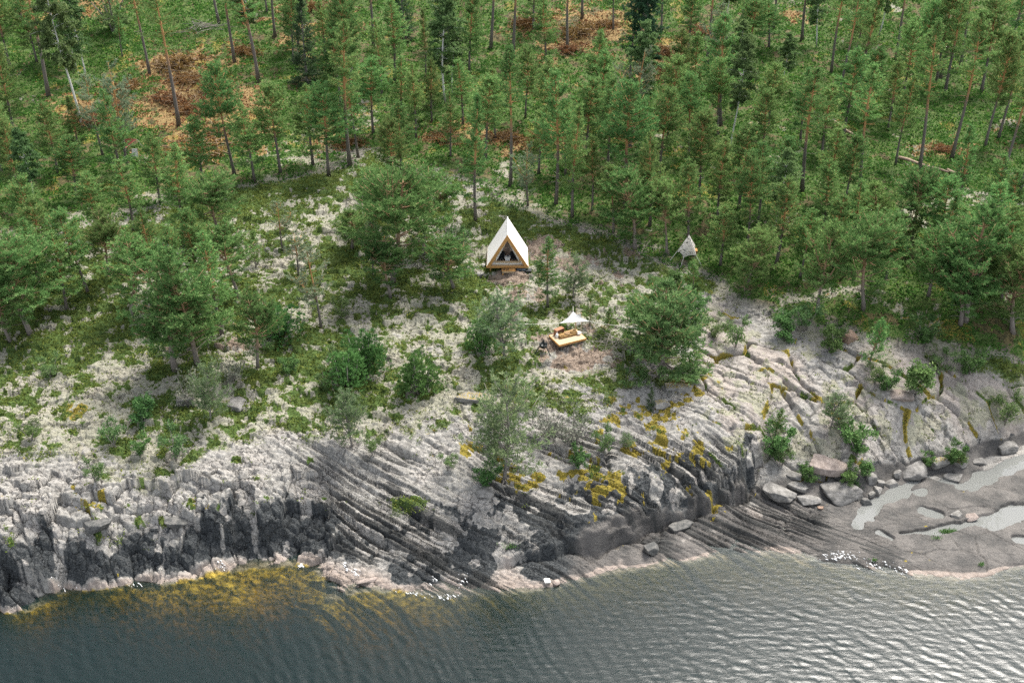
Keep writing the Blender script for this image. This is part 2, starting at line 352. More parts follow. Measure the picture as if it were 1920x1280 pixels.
    pink = pink * (1 - .9 * sst(.14, .28, b + .06 * n3) * sst(1450, 1560, u) * sst(1075, 1050, v))
    pink = np.maximum(pink, .45 * bm2 * sst(-.3, .4, n4))
    alg = sst(.06, -.12, b + .1 * n3)
    amber = sst(980, 640, u + 160 * n3)
    return h, dict(lich=lich, green=green, shk=shk, amber=amber, moss=moss, litter=litter, blk=blk, pink=pink, soil=soil, alg=alg, forest=forest, rock=rock, bright=bright, u=u, v=v, b=b, pool=pool, sm=sm, seam=seam)

def ground_z(x, y):
    return float(terrain(np.array([x]), np.array([y]))[0][0])

def ground_at(u, v):
    """where the sight line of a survey point meets the ground"""
    d = CF * FPX + np.array([1.0, 0, 0]) * (u - 960) + CU * (640 - v)
    d = d / np.linalg.norm(d)
    t = np.linspace(55, 235, 361)
    z = base_h(d[0] * t, d[1] * t)
    k = np.argmax(CAMZ + d[2] * t < z)
    a, b = t[max(k - 1, 0)], t[k]
    tt = np.linspace(a, b, 20)
    z = base_h(d[0] * tt, d[1] * tt)
    k = np.argmax(CAMZ + d[2] * tt < z)
    x, y = d[0] * tt[k], d[1] * tt[k]
    return np.array([x, y, ground_z(x, y)])

# ------------------------------------------------------------------ trees and bushes: (u, v of the foot, v of the top, kind)
TREES = """91 181 -95 T;149 238 -40 B;282 146 -95 T;336 238 -45 T;411 45 -160 T;440 118 -110 T;485 154 -90 T;516 70 -130 T;576 156 -5 K;30 262 70 P;50 392 225 P;
193 292 140 D;240 318 115 D;441 335 120 P;527 332 165 P;617 333 160 P;478 347 195 P;345 442 275 P;95 505 372 P;415 446 330 C;20 560 385 P;145 372 262 P;110 330 190 P;
5 330 170 P;70 120 -20 P;20 130 -30 P;130 110 -60 P;230 110 10 S;215 60 -50 N2;610 110 0 P;657 317 40 T;672 296 110 S;759 73 -60 K;798 150 20 S;836 192 -30 B;851 175 40 B;
716 182 40 P;750 240 105 P;752 322 190 P;736 357 225 P;962 105 -120 T;1064 97 -110 T;1091 42 -130 T;957 350 90 T;1025 130 -5 P;892 420 178 S;868 238 110 P;1042 388 135 P;1073 410 195 S;
1027 265 110 P;1140 332 145 P;1172 392 155 P;1235 342 165 P;1218 428 248 P;1203 175 -70 A;1181 150 -30 T;795 482 330 C;735 532 328 C;690 420 320 C;845 300 170 P;910 300 150 P;985 225 90 P;
1325 122 -120 T;1353 66 -80 B;1441 94 -20 P;1503 82 -110 T;1528 92 -60 B;1646 65 -90 B;1570 190 -60 T;1558 140 -80 T;1762 147 -60 T;1757 150 -45 P;1784 297 22 T;1723 322 40 T;1871 262 62 T;1880 332 100 T;
1913 360 180 T;1899 76 -110 T;1370 290 70 B;1430 318 175 P;1503 362 130 T;1611 358 120 T;1665 242 110 P;1625 217 90 P;1470 172 58 B;1378 205 38 B;1706 466 330 C;1540 442 298 P;1640 432 335 C;1400 472 290 P;
1800 612 455 C;1830 520 340 P;1290 462 300 P;1455 497 330 P;1532 590 428 C;1620 580 408 C;1700 472 380 Y;1809 606 395 C;1876 566 385 P;328 696 470 C;371 684 505 C;417 628 440 P;483 690 560 C;602 614 465 D;
60 630 455 C;125 578 432 P;165 548 395 P;205 520 400 C;20 640 500 C;85 560 410 P;245 600 455 C;300 560 395 P;345 590 425 P;385 560 400 P;450 560 430 C;1027 577 452 P;945 672 562 W;1240 702 545 F;
1190 660 575 C;852 545 445 C;733 560 455 C;660 470 385 C;700 520 420 D;1075 560 492 W;560 520 430 D;530 470 380 D;180 450 330 P;250 430 300 P;60 470 330 P;300 380 250 P;380 350 215 P;
1300 200 60 P;1262 210 55 P;1345 260 110 P;1250 270 110 P;1290 300 140 P;1310 380 215 P;1345 420 260 P;1385 390 240 P;1420 420 270 P;1470 400 265 P;1440 250 120 P;1500 270 130 P;1540 300 160 P;1580 260 90 P;1690 200 40 P;
1600 120 -20 P;1680 110 -120 T;1720 150 0 P;1800 130 -120 T;1840 170 0 P;1400 120 -10 P;1450 60 -140 T;1290 100 -40 P;1240 60 -90 P;1130 240 95 P;1100 300 150 P;1060 330 190 P;1110 400 255 P;1150 440 310 P;1190 470 330 C;
1250 480 350 C;1010 330 200 P;990 390 270 D;930 260 130 P;880 140 -20 P;920 90 -140 T;780 260 120 P;700 250 110 P;640 200 60 P;650 130 -10 P;700 90 -130 T;740 150 0 P;560 90 -40 P;840 80 -70 P;810 230 110 P;
1560 500 370 P;1600 470 340 P;1660 530 400 P;1740 560 430 C;1760 470 335 P;1880 470 320 P;1920 500 360 P;1900 620 470 C;1850 430 290 P;1350 500 385 P;1400 540 430 C;1500 520 400 P;1580 400 260 P;1940 250 60 P;1960 420 250 P;
-20 300 130 P;-30 450 300 P;-25 600 450 C;-30 180 10 P;1945 580 440 C;150 300 180 S;1000 60 -80 P;1150 60 -90 P;1390 60 -90 P;1850 60 -100 P;1770 50 -100 P;40 40 -110 P;150 40 -110 P;
685 692 618 J;655 727 655 J;787 738 662 J;902 658 600 J;660 832 745 W;945 902 728 W;395 792 695 W;270 802 750 L;268 848 812 L;915 904 862 L;1083 888 838 L;1130 852 805 N;1172 850 815 W;1075 835 775 G;525 628 560 J2;
1218 772 725 K2;1557 802 742 W;1455 842 795 L;1605 852 790 L;1630 682 600 Y;1510 622 570 N;1455 812 765 Y;1300 592 545 L;1340 632 590 N;1710 722 660 L;1300 722 690 N;1580 795 765 W;640 700 650 N;545 700 665 L;
1585 905 872 L;1520 900 868 L;1465 870 835 N;1785 862 825 L;1800 866 838 L;1735 870 845 L;1620 890 858 L;215 838 790 N;330 850 800 N;95 702 665 N;1380 652 600 N;1640 720 680 N;1820 700 650 L;1770 690 655 N;
1885 790 740 N;700 850 815 N;610 730 690 N;1105 610 560 Y;1140 630 580 Y;1665 730 690 L;440 720 665 G;360 760 705 G;985 770 720 Y;1030 820 765 G;840 880 850 N;180 900 862 N;60 830 790 N;1300 540 490 Y;1395 560 505 Y;1260 540 500 L;
860 470 415 N;640 600 555 N;480 500 440 Y;1730 640 590 L;1560 660 610 L;1480 640 590 L""".replace("\n", "").split(";")
for it in TREES:
    u_, v_, vt_, k_ = it.split()
    if k_[0] in 'TPSCDBAK' and float(v_) > 300:
        p_ = ground_at(float(u_), float(v_)); thicken(p_[0], p_[1], 2.2 if k_[0] in 'SD' else 3.0)

# ------------------------------------------------------------------ material helpers
def new_mat(name):
    m = bpy.data.materials.new(name); m.use_nodes = True
    m.node_tree.nodes.clear()
    return m, m.node_tree.nodes, m.node_tree.links

class NT:
    def __init__(s, name):
        s.m, s.n, s.l = new_mat(name)
        s.out = s.n.new("ShaderNodeOutputMaterial")
    def put(s, sock, val):
        if hasattr(val, 'is_output') or isinstance(val, bpy.types.NodeSocket): s.l.new(val, sock)
        elif isinstance(val, (tuple, list)) and len(val) == 3 and sock.type == 'RGBA': sock.default_value = (*val, 1)
        else: sock.default_value = val
    def mix(s, f, a, b, mode='MIX'):
        k = s.n.new("ShaderNodeMix"); k.data_type = 'RGBA'; k.blend_type = mode; k.clamp_factor = True
        s.put(k.inputs[0], f); s.put(k.inputs[6], a); s.put(k.inputs[7], b)
        return k.outputs[2]
    def math(s, op, a, b=0.0, c=None):
        k = s.n.new("ShaderNodeMath"); k.operation = op
        s.put(k.inputs[0], a); s.put(k.inputs[1], b)
        if c is not None: s.put(k.inputs[2], c)
        return k.outputs[0]
    def ss(s, x, a, b):
        k = s.n.new("ShaderNodeMapRange"); k.interpolation_type = 'SMOOTHSTEP'
        s.put(k.inputs[0], x); k.inputs[1].default_value = a; k.inputs[2].default_value = b
        return k.outputs[0]
    def noise(s, scale, detail=4, rough=.55, vec=None, dist=0.0):
        k = s.n.new("ShaderNodeTexNoise")
        k.inputs['Scale'].default_value = scale; k.inputs['Detail'].default_value = detail; k.inputs['Roughness'].default_value = rough
        k.inputs['Distortion'].default_value = dist
        s.l.new(vec if vec is not None else s.pos(), k.inputs['Vector'])
        return k.outputs[0]
    def pos(s):
        if not hasattr(s, '_p'): s._p = s.n.new("ShaderNodeNewGeometry").outputs['Position']
        return s._p
    def obj(s):
        if not hasattr(s, '_o'): s._o = s.n.new("ShaderNodeTexCoord")
        return s._o.outputs['Object']
    def gen(s):
        if not hasattr(s, '_o'): s._o = s.n.new("ShaderNodeTexCoord")
        return s._o.outputs['Generated']
    def attr(s, name):
        k = s.n.new("ShaderNodeAttribute"); k.attribute_name = name
        return k
    def bump(s, h, strength=.5, dist=.1, nrm=None):
        k = s.n.new("ShaderNodeBump"); k.inputs['Strength'].default_value = strength; k.inputs['Distance'].default_value = dist
        s.l.new(h, k.inputs['Height'])
        if nrm is not None: s.l.new(nrm, k.inputs['Normal'])
        return k.outputs[0]
    def principled(s, col, rough=.8, spec=.25, nrm=None, **kw):
        k = s.n.new("ShaderNodeBsdfPrincipled")
        s.put(k.inputs['Base Color'], col); s.put(k.inputs['Roughness'], rough); s.put(k.inputs['Specular IOR Level'], spec)
        if nrm is not None: s.l.new(nrm, k.inputs['Normal'])
        for a, b in kw.items(): s.put(k.inputs[a], b)
        s.l.new(k.outputs[0], s.out.inputs['Surface'])
        return k

def plain(name, col, rough=.7, var=.25, scale=6, spec=.3, bump=.0):
    t = NT(name)
    n = t.noise(scale, 4, .6, t.obj())
    c = t.mix(n, tuple(x * (1 - var) for x in col), tuple(min(1, x * (1 + var)) for x in col))
    nb = t.bump(n, bump, .02) if bump else None
    t.principled(c, rough, spec, nb)
    return t.m

# ground
def ground_material():
    t = NT("ground")
    A, B = t.attr("cover_a"), t.attr("cover_b")
    sa, sb = t.n.new("ShaderNodeSeparateColor"), t.n.new("ShaderNodeSeparateColor")
    t.l.new(A.outputs['Color'], sa.inputs[0]); t.l.new(B.outputs['Color'], sb.inputs[0])
    lich, green, moss, litter = sa.outputs[0], sa.outputs[1], sa.outputs[2], A.outputs['Alpha']
    blk, pink, soil, alg = sb.outputs[0], sb.outputs[1], sb.outputs[2], B.outputs['Alpha']
    forest = t.attr("forest").outputs['Fac']
    nf = t.noise(9, 6, .7); nm = t.noise(2.2, 5, .65); nl = t.noise(.45, 4, .6); nx = t.noise(28, 3, .6)
    # rock: granite greys with pale and dark lichen spots
    rock = t.mix(t.ss(nm, .35, .65), (.19, .183, .167), (.34, .327, .30))
    rock = t.mix(t.math('MULTIPLY', t.ss(nl, .4, .7), .5), rock, (.37, .34, .31))
    rock = t.mix(t.math('MULTIPLY', t.ss(nf, .52, .66), .55), rock, (.075, .076, .074))
    rock = t.mix(t.math('MULTIPLY', t.ss(nx, .6, .72), .6), rock, (.37, .365, .335))
    pk = t.mix(nm, (.235, .18, .145), (.38, .295, .245))
    rock = t.mix(t.math('MULTIPLY', pink, .8), rock, pk)
    bk = t.mix(t.ss(nf, .4, .7), (.026, .030, .032), (.092, .096, .096))
    rock = t.mix(t.ss(t.math('ADD', t.math('MULTIPLY', blk, 1.1), t.math('ADD', t.math('MULTIPLY', t.math('SUBTRACT', nf, .5), .7), t.math('MULTIPLY', t.math('SUBTRACT', nm, .5), 1.1))), .3, .6), rock, bk)
    rock = t.mix(t.math('MULTIPLY', t.ss(t.math('ADD', t.attr('shelf').outputs['Fac'], t.math('MULTIPLY', t.math('SUBTRACT', nm, .5), .5)), .25, .7), .92), rock, t.mix(t.math('MULTIPLY', t.ss(nx, .56, .68), t.ss(nl, .42, .62)), t.mix(t.ss(t.math('ADD', t.math('MULTIPLY', nf, .5), t.math('MULTIPLY', nl, .6)), .42, .66), (.042, .042, .041), (.125, .115, .105)), (.26, .25, .235)))
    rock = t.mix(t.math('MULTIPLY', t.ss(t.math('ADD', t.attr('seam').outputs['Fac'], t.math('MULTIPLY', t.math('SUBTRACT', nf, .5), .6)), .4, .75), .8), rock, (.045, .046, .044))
    # reindeer lichen
    lc = t.mix(t.ss(nf, .3, .7), (.17, .168, .12), (.345, .335, .262))
    lc = t.mix(t.math('MULTIPLY', t.ss(nl, .45, .65), .5), lc, (.32, .29, .24))
    fac = t.ss(t.math('ADD', lich, t.math('MULTIPLY', t.math('SUBTRACT', nf, .5), 1.1)), .35, .6)
    col = t.mix(fac, rock, lc)
    sp_ = t.noise(14, 3, .65)
    col = t.mix(t.math('MULTIPLY', t.math('MULTIPLY', t.ss(sp_, .57, .66), .75), t.ss(lich, .1, .4)), col, t.mix(nm, (.055, .065, .025), (.11, .085, .05)))
    so = t.mix(t.ss(nf, .3, .7), (.11, .075, .05), (.31, .25, .20))
    col = t.mix(t.ss(t.math('ADD', soil, t.math('MULTIPLY', t.math('SUBTRACT', nf, .5), .9)), .3, .7), col, so)
    # forest floor: mossy brown, then heather and berry scrub
    fl = t.mix(t.ss(nm, .35, .65), (.045, .045, .018), (.13, .105, .045))
    col = t.mix(t.math('MULTIPLY', forest, t.math('SUBTRACT', 1.0, lich)), col, fl)
    gr = t.mix(t.ss(nf, .35, .7), (.03, .06, .014), (.11, .16, .04))
    gr = t.mix(t.math('MULTIPLY', t.ss(nl, .5, .7), .5), gr, (.11, .125, .03))
    col = t.mix(t.ss(t.math('ADD', green, t.math('MULTIPLY', t.math('SUBTRACT', nf, .5), 1.3)), .4, .65), col, gr)
    li = t.mix(t.ss(nf, .35, .65), (.13, .085, .032), (.30, .21, .09))
    col = t.mix(t.ss(t.math('ADD', litter, t.math('MULTIPLY', t.math('SUBTRACT', nf, .5), 1.4)), .4, .7), col, li)
    mo = t.mix(t.ss(nf, .35, .65), (.085, .082, .016), (.31, .235, .04))
    col = t.mix(t.ss(t.math('ADD', moss, t.math('MULTIPLY', t.math('SUBTRACT', nf, .5), 1.2)), .4, .65), col, mo)
    al = t.mix(t.ss(nm, .35, .65), (.10, .075, .016), (.46, .33, .06))
    al = t.mix(t.attr('amber').outputs['Fac'], t.mix(nm, (.045, .05, .042), (.15, .125, .075)), al)
    col = t.mix(alg, col, al)
    mp = t.n.new("ShaderNodeMapping"); t.l.new(t.pos(), mp.inputs[0]); mp.inputs['Rotation'].default_value = (0, 0, R(27)); mp.inputs['Scale'].default_value = (.4, 4.6, 2.0)
    bed = t.noise(1.0, 4, .6, mp.outputs[0], .35)
    bb = t.bump(t.math('MULTIPLY', bed, t.attr("bedding").outputs['Fac']), 1.0, .45)
    vo = t.n.new("ShaderNodeTexVoronoi"); vo.feature = 'DISTANCE_TO_EDGE'; vo.inputs['Scale'].default_value = 1.15
    va_ = t.n.new("ShaderNodeVectorMath"); va_.operation = 'ADD'
    nz = t.n.new("ShaderNodeTexNoise"); nz.inputs['Scale'].default_value = 1.6; nz.inputs['Detail'].default_value = 4; t.l.new(t.pos(), nz.inputs['Vector'])
    t.l.new(t.pos(), va_.inputs[0]); t.l.new(nz.outputs[1], va_.inputs[1]); t.l.new(va_.outputs[0], vo.inputs['Vector'])
    ck = t.math('MAXIMUM', t.ss(vo.outputs['Distance'], 0.0, .05), t.math('MAXIMUM', t.ss(nl, .56, .46), t.ss(t.math('ADD', t.attr('shelf').outputs['Fac'], t.math('MULTIPLY', pink, .8)), .1, .3)))
    bb = t.bump(ck, 1.0, .16, bb)
    bmp = t.bump(t.math('ADD', nf, t.math('MULTIPLY', nx, .4)), .8, .12, bb)
    t.principled(col, .88, .2, bmp)
    return t.m

# ------------------------------------------------------------------ mesh helpers
def mesh_np(name, verts, faces_flat, nper, mat=None, smooth=False):
    me = bpy.data.meshes.new(name)
    verts = np.ascontiguousarray(verts, np.float32).reshape(-1, 3)
    ff = np.ascontiguousarray(faces_flat, np.int32).ravel()
    npoly = len(ff) // nper
    me.vertices.add(len(verts)); me.vertices.foreach_set("co", verts.ravel())
    me.loops.add(len(ff)); me.loops.foreach_set("vertex_index", ff)
    me.polygons.add(npoly)
    me.polygons.foreach_set("loop_start", np.arange(0, npoly * nper, nper, dtype=np.int32))
    me.polygons.foreach_set("loop_total", np.full(npoly, nper, np.int32))
    me.polygons.foreach_set("use_smooth", np.full(npoly, smooth, bool))
    me.update(calc_edges=True)
    if mat: me.materials.append(mat)
    return me

def link(name, me, parent=None, loc=None):
    o = bpy.data.objects.new(name, me); COL.objects.link(o)
    if parent is not None: o.parent = parent
    if loc is not None: o.location = loc
    return o

def tag(o, label, cat, group=None):
    o['label'] = label; o['category'] = cat
    if group: o['group'] = group
    return o

def thing(name, label, cat, loc=(0, 0, 0), rz=0, group=None):
    o = bpy.data.objects.new(name, None); COL.objects.link(o)
    o.empty_display_size = .3
    o.location = loc; o.rotation_euler = (0, 0, rz)
    return tag(o, label, cat, group)

class MB:
    """collects boxes, bars and tubes into one mesh"""
    def __init__(s): s.v, s.f = [], []
    def add(s, vs, fs):
        k = len(s.v); s.v += [tuple(map(float, a)) for a in vs]; s.f += [tuple(i + k for i in f) for f in fs]
    def box(s, c, size, rz=0.0, rx=0.0):
        M = Matrix.Translation(c) @ Matrix.Rotation(rz, 4, 'Z') @ Matrix.Rotation(rx, 4, 'X')
        a, b, d = (k / 2 for k in size)
        vs = [M @ Vector((i * a, j * b, k * d)) for i in (-1, 1) for j in (-1, 1) for k in (-1, 1)]
        s.add(vs, [(0, 1, 3, 2), (4, 6, 7, 5), (0, 4, 5, 1), (2, 3, 7, 6), (0, 2, 6, 4), (1, 5, 7, 3)])
    def bar(s, p, q, w, d):
        p, q = Vector(p), Vector(q); z = (q - p).normalized()
        x = z.cross(Vector((0, 1, 0)))
        if x.length < .05: x = z.cross(Vector((1, 0, 0)))
        x.normalize(); y = z.cross(x)
        vs = [e + x * (i * w / 2) + y * (j * d / 2) for e in (p, q) for i, j in ((-1, -1), (1, -1), (1, 1), (-1, 1))]
        s.add(vs, [(0, 1, 5, 4), (1, 2, 6, 5), (2, 3, 7, 6), (3, 0, 4, 7), (3, 2, 1, 0), (4, 5, 6, 7)])
    def tube(s, pts, rad, n=6):
        pts = [Vector(p) for p in pts]
        if not hasattr(rad, '__len__'): rad = [rad] * len(pts)
        k = len(s.v); prev = None
        for i, p in enumerate(pts):
            d = (pts[min(i + 1, len(pts) - 1)] - pts[max(i - 1, 0)]).normalized()
            if prev is None:
                x = d.cross(Vector((0.3, 1, 0.2))).normalized()
            else:
                x = (prev - d * prev.dot(d)).normalized()
            prev = x; y = d.cross(x)
            for a in range(n):
                t = 2 * math.pi * a / n
                s.v.append(tuple(p + (x * math.cos(t) + y * math.sin(t)) * rad[i]))
        for i in range(len(pts) - 1):
            for a in range(n):
                b = (a + 1) % n
                s.f.append((k + i * n + a, k + i * n + b, k + (i + 1) * n + b, k + (i + 1) * n + a))
        s.f.append(tuple(k + a for a in reversed(range(n)))); s.f.append(tuple(k + (len(pts) - 1) * n + a for a in range(n)))
    def lathe(s, prof, n=14, c=(0, 0, 0)):
        k = len(s.v)
        for r, z in prof:
            for a in range(n):
                t = 2 * math.pi * a / n
                s.v.append((c[0] + r * math.cos(t), c[1] + r * math.sin(t), c[2] + z))
        for i in range(len(prof) - 1):
            for a in range(n):
                b = (a + 1) % n
                s.f.append((k + i * n + a, k + i * n + b, k + (i + 1) * n + b, k + (i + 1) * n + a))
        s.f.append(tuple(k + a for a in reversed(range(n)))); s.f.append(tuple(k + (len(prof) - 1) * n + a for a in range(n)))
    def mesh(s, name, mat, smooth=False):
        me = bpy.data.meshes.new(name); me.from_pydata(s.v, [], s.f); me.materials.append(mat)
        if smooth: me.polygons.foreach_set("use_smooth", np.full(len(me.polygons), True))
        me.update(); return me
    def build(s, name, mat, parent=None, smooth=False):
        return link(name, s.mesh(name, mat, smooth), parent)

# ------------------------------------------------------------------ the ground sheet
ys = np.concatenate([np.arange(38, 54, .5), np.arange(54, 96, .066), np.arange(96, 132, .15), np.arange(132, 236, .5)])
NC = 1500
tc = np.linspace(-1, 1, NC)
GX = (tc[None] * (28 + .43 * ys[:, None])); GY = np.repeat(ys[:, None], NC, 1)
gh, gm = terrain(GX, GY)
nr = len(ys)
idx = np.arange(nr * NC).reshape(nr, NC)
fq = np.stack([idx[:-1, :-1], idx[:-1, 1:], idx[1:, 1:], idx[1:, :-1]], -1)
M_GROUND = ground_material()
gme = mesh_np("ground", np.stack([GX.ravel(), GY.ravel(), gh], -1), fq, 4, M_GROUND, True)
def pt_color(me, name, a):
    at_ = me.attributes.new(name, 'FLOAT_COLOR', 'POINT'); at_.data.foreach_set("color", np.ascontiguousarray(a, np.float32).ravel())
pt_color(gme, "cover_a", np.stack([gm['lich'], gm['green'], gm['moss'], gm['litter']], -1))
pt_color(gme, "cover_b", np.stack([gm['blk'], gm['pink'], gm['soil'], gm['alg']], -1))
fa = gme.attributes.new("forest", 'FLOAT', 'POINT'); fa.data.foreach_set("value", np.ascontiguousarray(gm['forest'], np.float32))
fa = gme.attributes.new("bedding", "FLOAT", "POINT"); fa.data.foreach_set("value", np.ascontiguousarray(gm["sm"], np.float32))
fa = gme.attributes.new("shelf", "FLOAT", "POINT"); fa.data.foreach_set("value", np.ascontiguousarray(gm["shk"], np.float32))
fa = gme.attributes.new("amber", "FLOAT", "POINT"); fa.data.foreach_set("value", np.ascontiguousarray(gm["amber"], np.float32))
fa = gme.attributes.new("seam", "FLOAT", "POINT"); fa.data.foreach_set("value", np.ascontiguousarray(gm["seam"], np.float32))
ground = link("ground", gme); ground['kind'] = 'structure'
del gm, gh, GX, GY, idx, fq

# ------------------------------------------------------------------ water
def water_material(name, lake=True):
    t = NT(name)
    mp = t.n.new("ShaderNodeMapping"); t.l.new(t.pos(), mp.inputs[0])
    mp.inputs['Rotation'].default_value = (0, 0, R(46)); mp.inputs['Scale'].default_value = (.55, 1.5, 1)
    n1 = t.noise(2.2, 4, .6, mp.outputs[0], .6)
    nrm = t.bump(n1, .32 if lake else .02, .06)
    fr = t.n.new("ShaderNodeFresnel"); fr.inputs[0].default_value = 1.333; t.l.new(nrm, fr.inputs[1])
    gl = t.n.new("ShaderNodeBsdfGlossy"); gl.inputs['Roughness'].default_value = .25 if lake else .02
    gl.inputs['Color'].default_value = (1, 1, 1, 1); t.l.new(nrm, gl.inputs['Normal'])
    tr = t.n.new("ShaderNodeBsdfTransparent"); tr.inputs[0].default_value = (.92, .95, .92, 1)
    mx = t.n.new("ShaderNodeMixShader")
    body = t.n.new("ShaderNodeBsdfDiffuse"); body.inputs[0].default_value = (.006, .045, .042, 1) if lake else (.19, .195, .185, 1)  # pool: silty grey with the sky's reflection painted into the colour
    m0 = t.n.new("ShaderNodeMixShader"); m0.inputs[0].default_value = .16 if lake else .75
    t.l.new(tr.outputs[0], m0.inputs[1]); t.l.new(body.outputs[0], m0.inputs[2])
    t.l.new(fr.outputs[0], mx.inputs[0]); t.l.new(m0.outputs[0], mx.inputs[1]); t.l.new(gl.outputs[0], mx.inputs[2])
    t.l.new(mx.outputs[0], t.out.inputs['Surface'])
    if lake:
        va = t.n.new("ShaderNodeVolumeAbsorption"); va.inputs['Color'].default_value = (.66, .56, .10, 1); va.inputs['Density'].default_value = .95
        t.l.new(va.outputs[0], t.out.inputs['Volume'])
    return t.m

def wave_h(x, y):
    rng = np.random.default_rng(5)
    h = np.zeros(x.shape)
    for k in range(44):
        lam = .36 * (1.15 / .36) ** rng.random()
        th = R(52) + rng.normal(0, R(23))
        a = .0028 * lam ** .7 * (.6 + .8 * rng.random())
        ph = rng.random() * 6.283
        s = np.sin(2 * math.pi / lam * (x * math.cos(th) + y * math.sin(th)) + ph + 2.2 * vn(x / 2.8, y / 2.8, 300 + k))
        h += a * (s + .35 * s * s)
    h *= .75 + .5 * fbm(x / 7, y / 7, 201, 2)
    return h

wx_ = np.concatenate([[-260, -150, -90, -70], np.arange(-58, 58.01, .115), [70, 90, 150, 260]])
wy_ = np.concatenate([[-260, -120, -40, 0, 20], np.arange(40, 78.01, .115), [95]])
WX, WY = np.meshgrid(wx_, wy_)
sx, sy = np.array([at(u, v, 0)[:2] for u, v in SHORE]).T
shore_y = np.interp(WX, sx, sy)
fade = .12 + .88 * sst(.3, 3.5, shore_y - WY)
core = (np.abs(WX) < 59) & (WY > 39) & (WY < 79)
WZ = np.where(core, wave_h(WX, WY) * fade, 0)
nx_, ny_ = len(wx_), len(wy_)
idx = np.arange(nx_ * ny_).reshape(ny_, nx_)
top = np.stack([idx[:-1, :-1], idx[:-1, 1:], idx[1:, 1:], idx[1:, :-1]], -1).reshape(-1, 4)
wv_ = np.stack([WX.ravel(), WY.ravel(), WZ.ravel()], -1)
nb = len(wv_)
bot = wv_.copy(); bot[:, 2] = -14
sides = []
for ed, flip in ((idx[0], 0), (idx[-1], 1), (idx[:, 0], 1), (idx[:, -1], 0)):
    a, b = ed[:-1], ed[1:]
    qd = np.stack([a, a + nb, b + nb, b], -1)
    sides.append(qd if not flip else qd[:, ::-1])
allf = np.concatenate([top, top[:, ::-1] + nb] + sides)
M_LAKE = water_material("lake_water")
lake = link("water", mesh_np("water", np.concatenate([wv_, bot]), allf, 4, M_LAKE, True)); lake['kind'] = 'structure'
pc = [at(u, v, POOLZ) for u, v in ((1590, 1008), (1700, 1030), (1850, 1056), (1990, 1035), (2100, 1000), (2100, 835), (1900, 838), (1700, 880), (1590, 958))]
pm = bpy.data.meshes.new("rock_pool_water"); pm.from_pydata([tuple(p) for p in pc], [], [tuple(range(len(pc)))]); pm.materials.append(water_material("pool_water", False))
pool = link("rock_pool_water", pm); pool['kind'] = 'structure'

#--SPLIT--
# ------------------------------------------------------------------ vegetation materials
def leaf_material(name, dark, light, tipc=None, trans=.3, var=.35):
    t = NT(name)
    tone = t.attr("tone").outputs['Fac']
    oi = t.n.new("ShaderNodeObjectInfo")
    c = t.mix(tone, dark, light)
    if tipc: c = t.mix(t.ss(tone, .78, 1.0), c, tipc)
    hs = t.n.new("ShaderNodeHueSaturation")
    t.l.new(c, hs.inputs['Color'])
    t.l.new(t.math('ADD', .468, t.math('MULTIPLY', oi.outputs['Random'], .044)), hs.inputs['Hue'])
    t.l.new(t.math('ADD', 1 - var / 2, t.math('MULTIPLY', t.math('FRACT', t.math('MULTIPLY', oi.outputs['Random'], 7.31)), var)), hs.inputs['Value'])
    d = t.n.new("ShaderNodeBsdfDiffuse"); tl = t.n.new("ShaderNodeBsdfTranslucent")
    t.l.new(hs.outputs[0], d.inputs[0]); t.l.new(hs.outputs[0], tl.inputs[0])
    mx = t.n.new("ShaderNodeMixShader"); mx.inputs[0].default_value = trans
    t.l.new(d.outputs[0], mx.inputs[1]); t.l.new(tl.outputs[0], mx.inputs[2])
    t.l.new(mx.outputs[0], t.out.inputs['Surface'])
    return t.m

def bark_material(name, low, high, z0=.3, z1=.55, spots=None):
    t = NT(name)
    sp = t.n.new("ShaderNodeSeparateXYZ"); t.l.new(t.gen(), sp.inputs[0])
    n = t.noise(3, 4, .6, t.obj())
    f = t.ss(t.math('ADD', sp.outputs[2], t.math('MULTIPLY', t.math('SUBTRACT', n, .5), .25)), z0, z1)
    c = t.mix(f, low, high)
    n2 = t.noise(14, 4, .6, t.obj())
    c = t.mix(t.math('MULTIPLY', t.ss(n2, .45, .7), .55), c, spots or tuple(x * .35 for x in low))
    t.principled(c, .85, .2)
    return t.m

M_NEEDLE = leaf_material("pine_needles", (.068, .155, .050), (.185, .325, .105), (.27, .39, .15), .45, .5)
M_NEEDLE_PALE = leaf_material("pale_pine_needles", (.12, .17, .10), (.25, .32, .20), (.32, .30, .20), .42)
M_NEEDLE_WISP = leaf_material('wispy_pine_needles', (.085, .145, .07), (.215, .30, .145), (.29, .36, .19), .42)
M_NEEDLE_LUSH = leaf_material('lush_pine_needles', (.06, .125, .045), (.165, .27, .10), (.24, .33, .14), .42)
M_NEEDLE_DARK = leaf_material("spruce_needles", (.04, .085, .042), (.105, .17, .08))
M_BIRCHLEAF = leaf_material("birch_leaves", (.075, .15, .055), (.19, .29, .115), (.26, .36, .16), .42)
M_ASPENLEAF = leaf_material("aspen_leaves", (.03, .075, .042), (.08, .15, .085), None, .3)
M_JUNIPER = leaf_material("juniper_needles", (.055, .15, .045), (.145, .31, .10), (.22, .38, .13), .4)
M_SHRUB = leaf_material("shrub_leaves", (.055, .125, .04), (.15, .27, .095), (.22, .32, .13), .4)
M_GREYTWIG = leaf_material("grey_twig_leaves", (.12, .14, .10), (.26, .27, .21), None, .2)
M_BARK = bark_material("pine_bark", (.155, .135, .12), (.44, .23, .095), .34, .56)
M_BARK_SHORE = bark_material("shore_pine_bark", (.20, .175, .155), (.32, .20, .11), .15, .55)
M_BARK_GREY = bark_material("grey_bark", (.19, .175, .155), (.24, .22, .19))
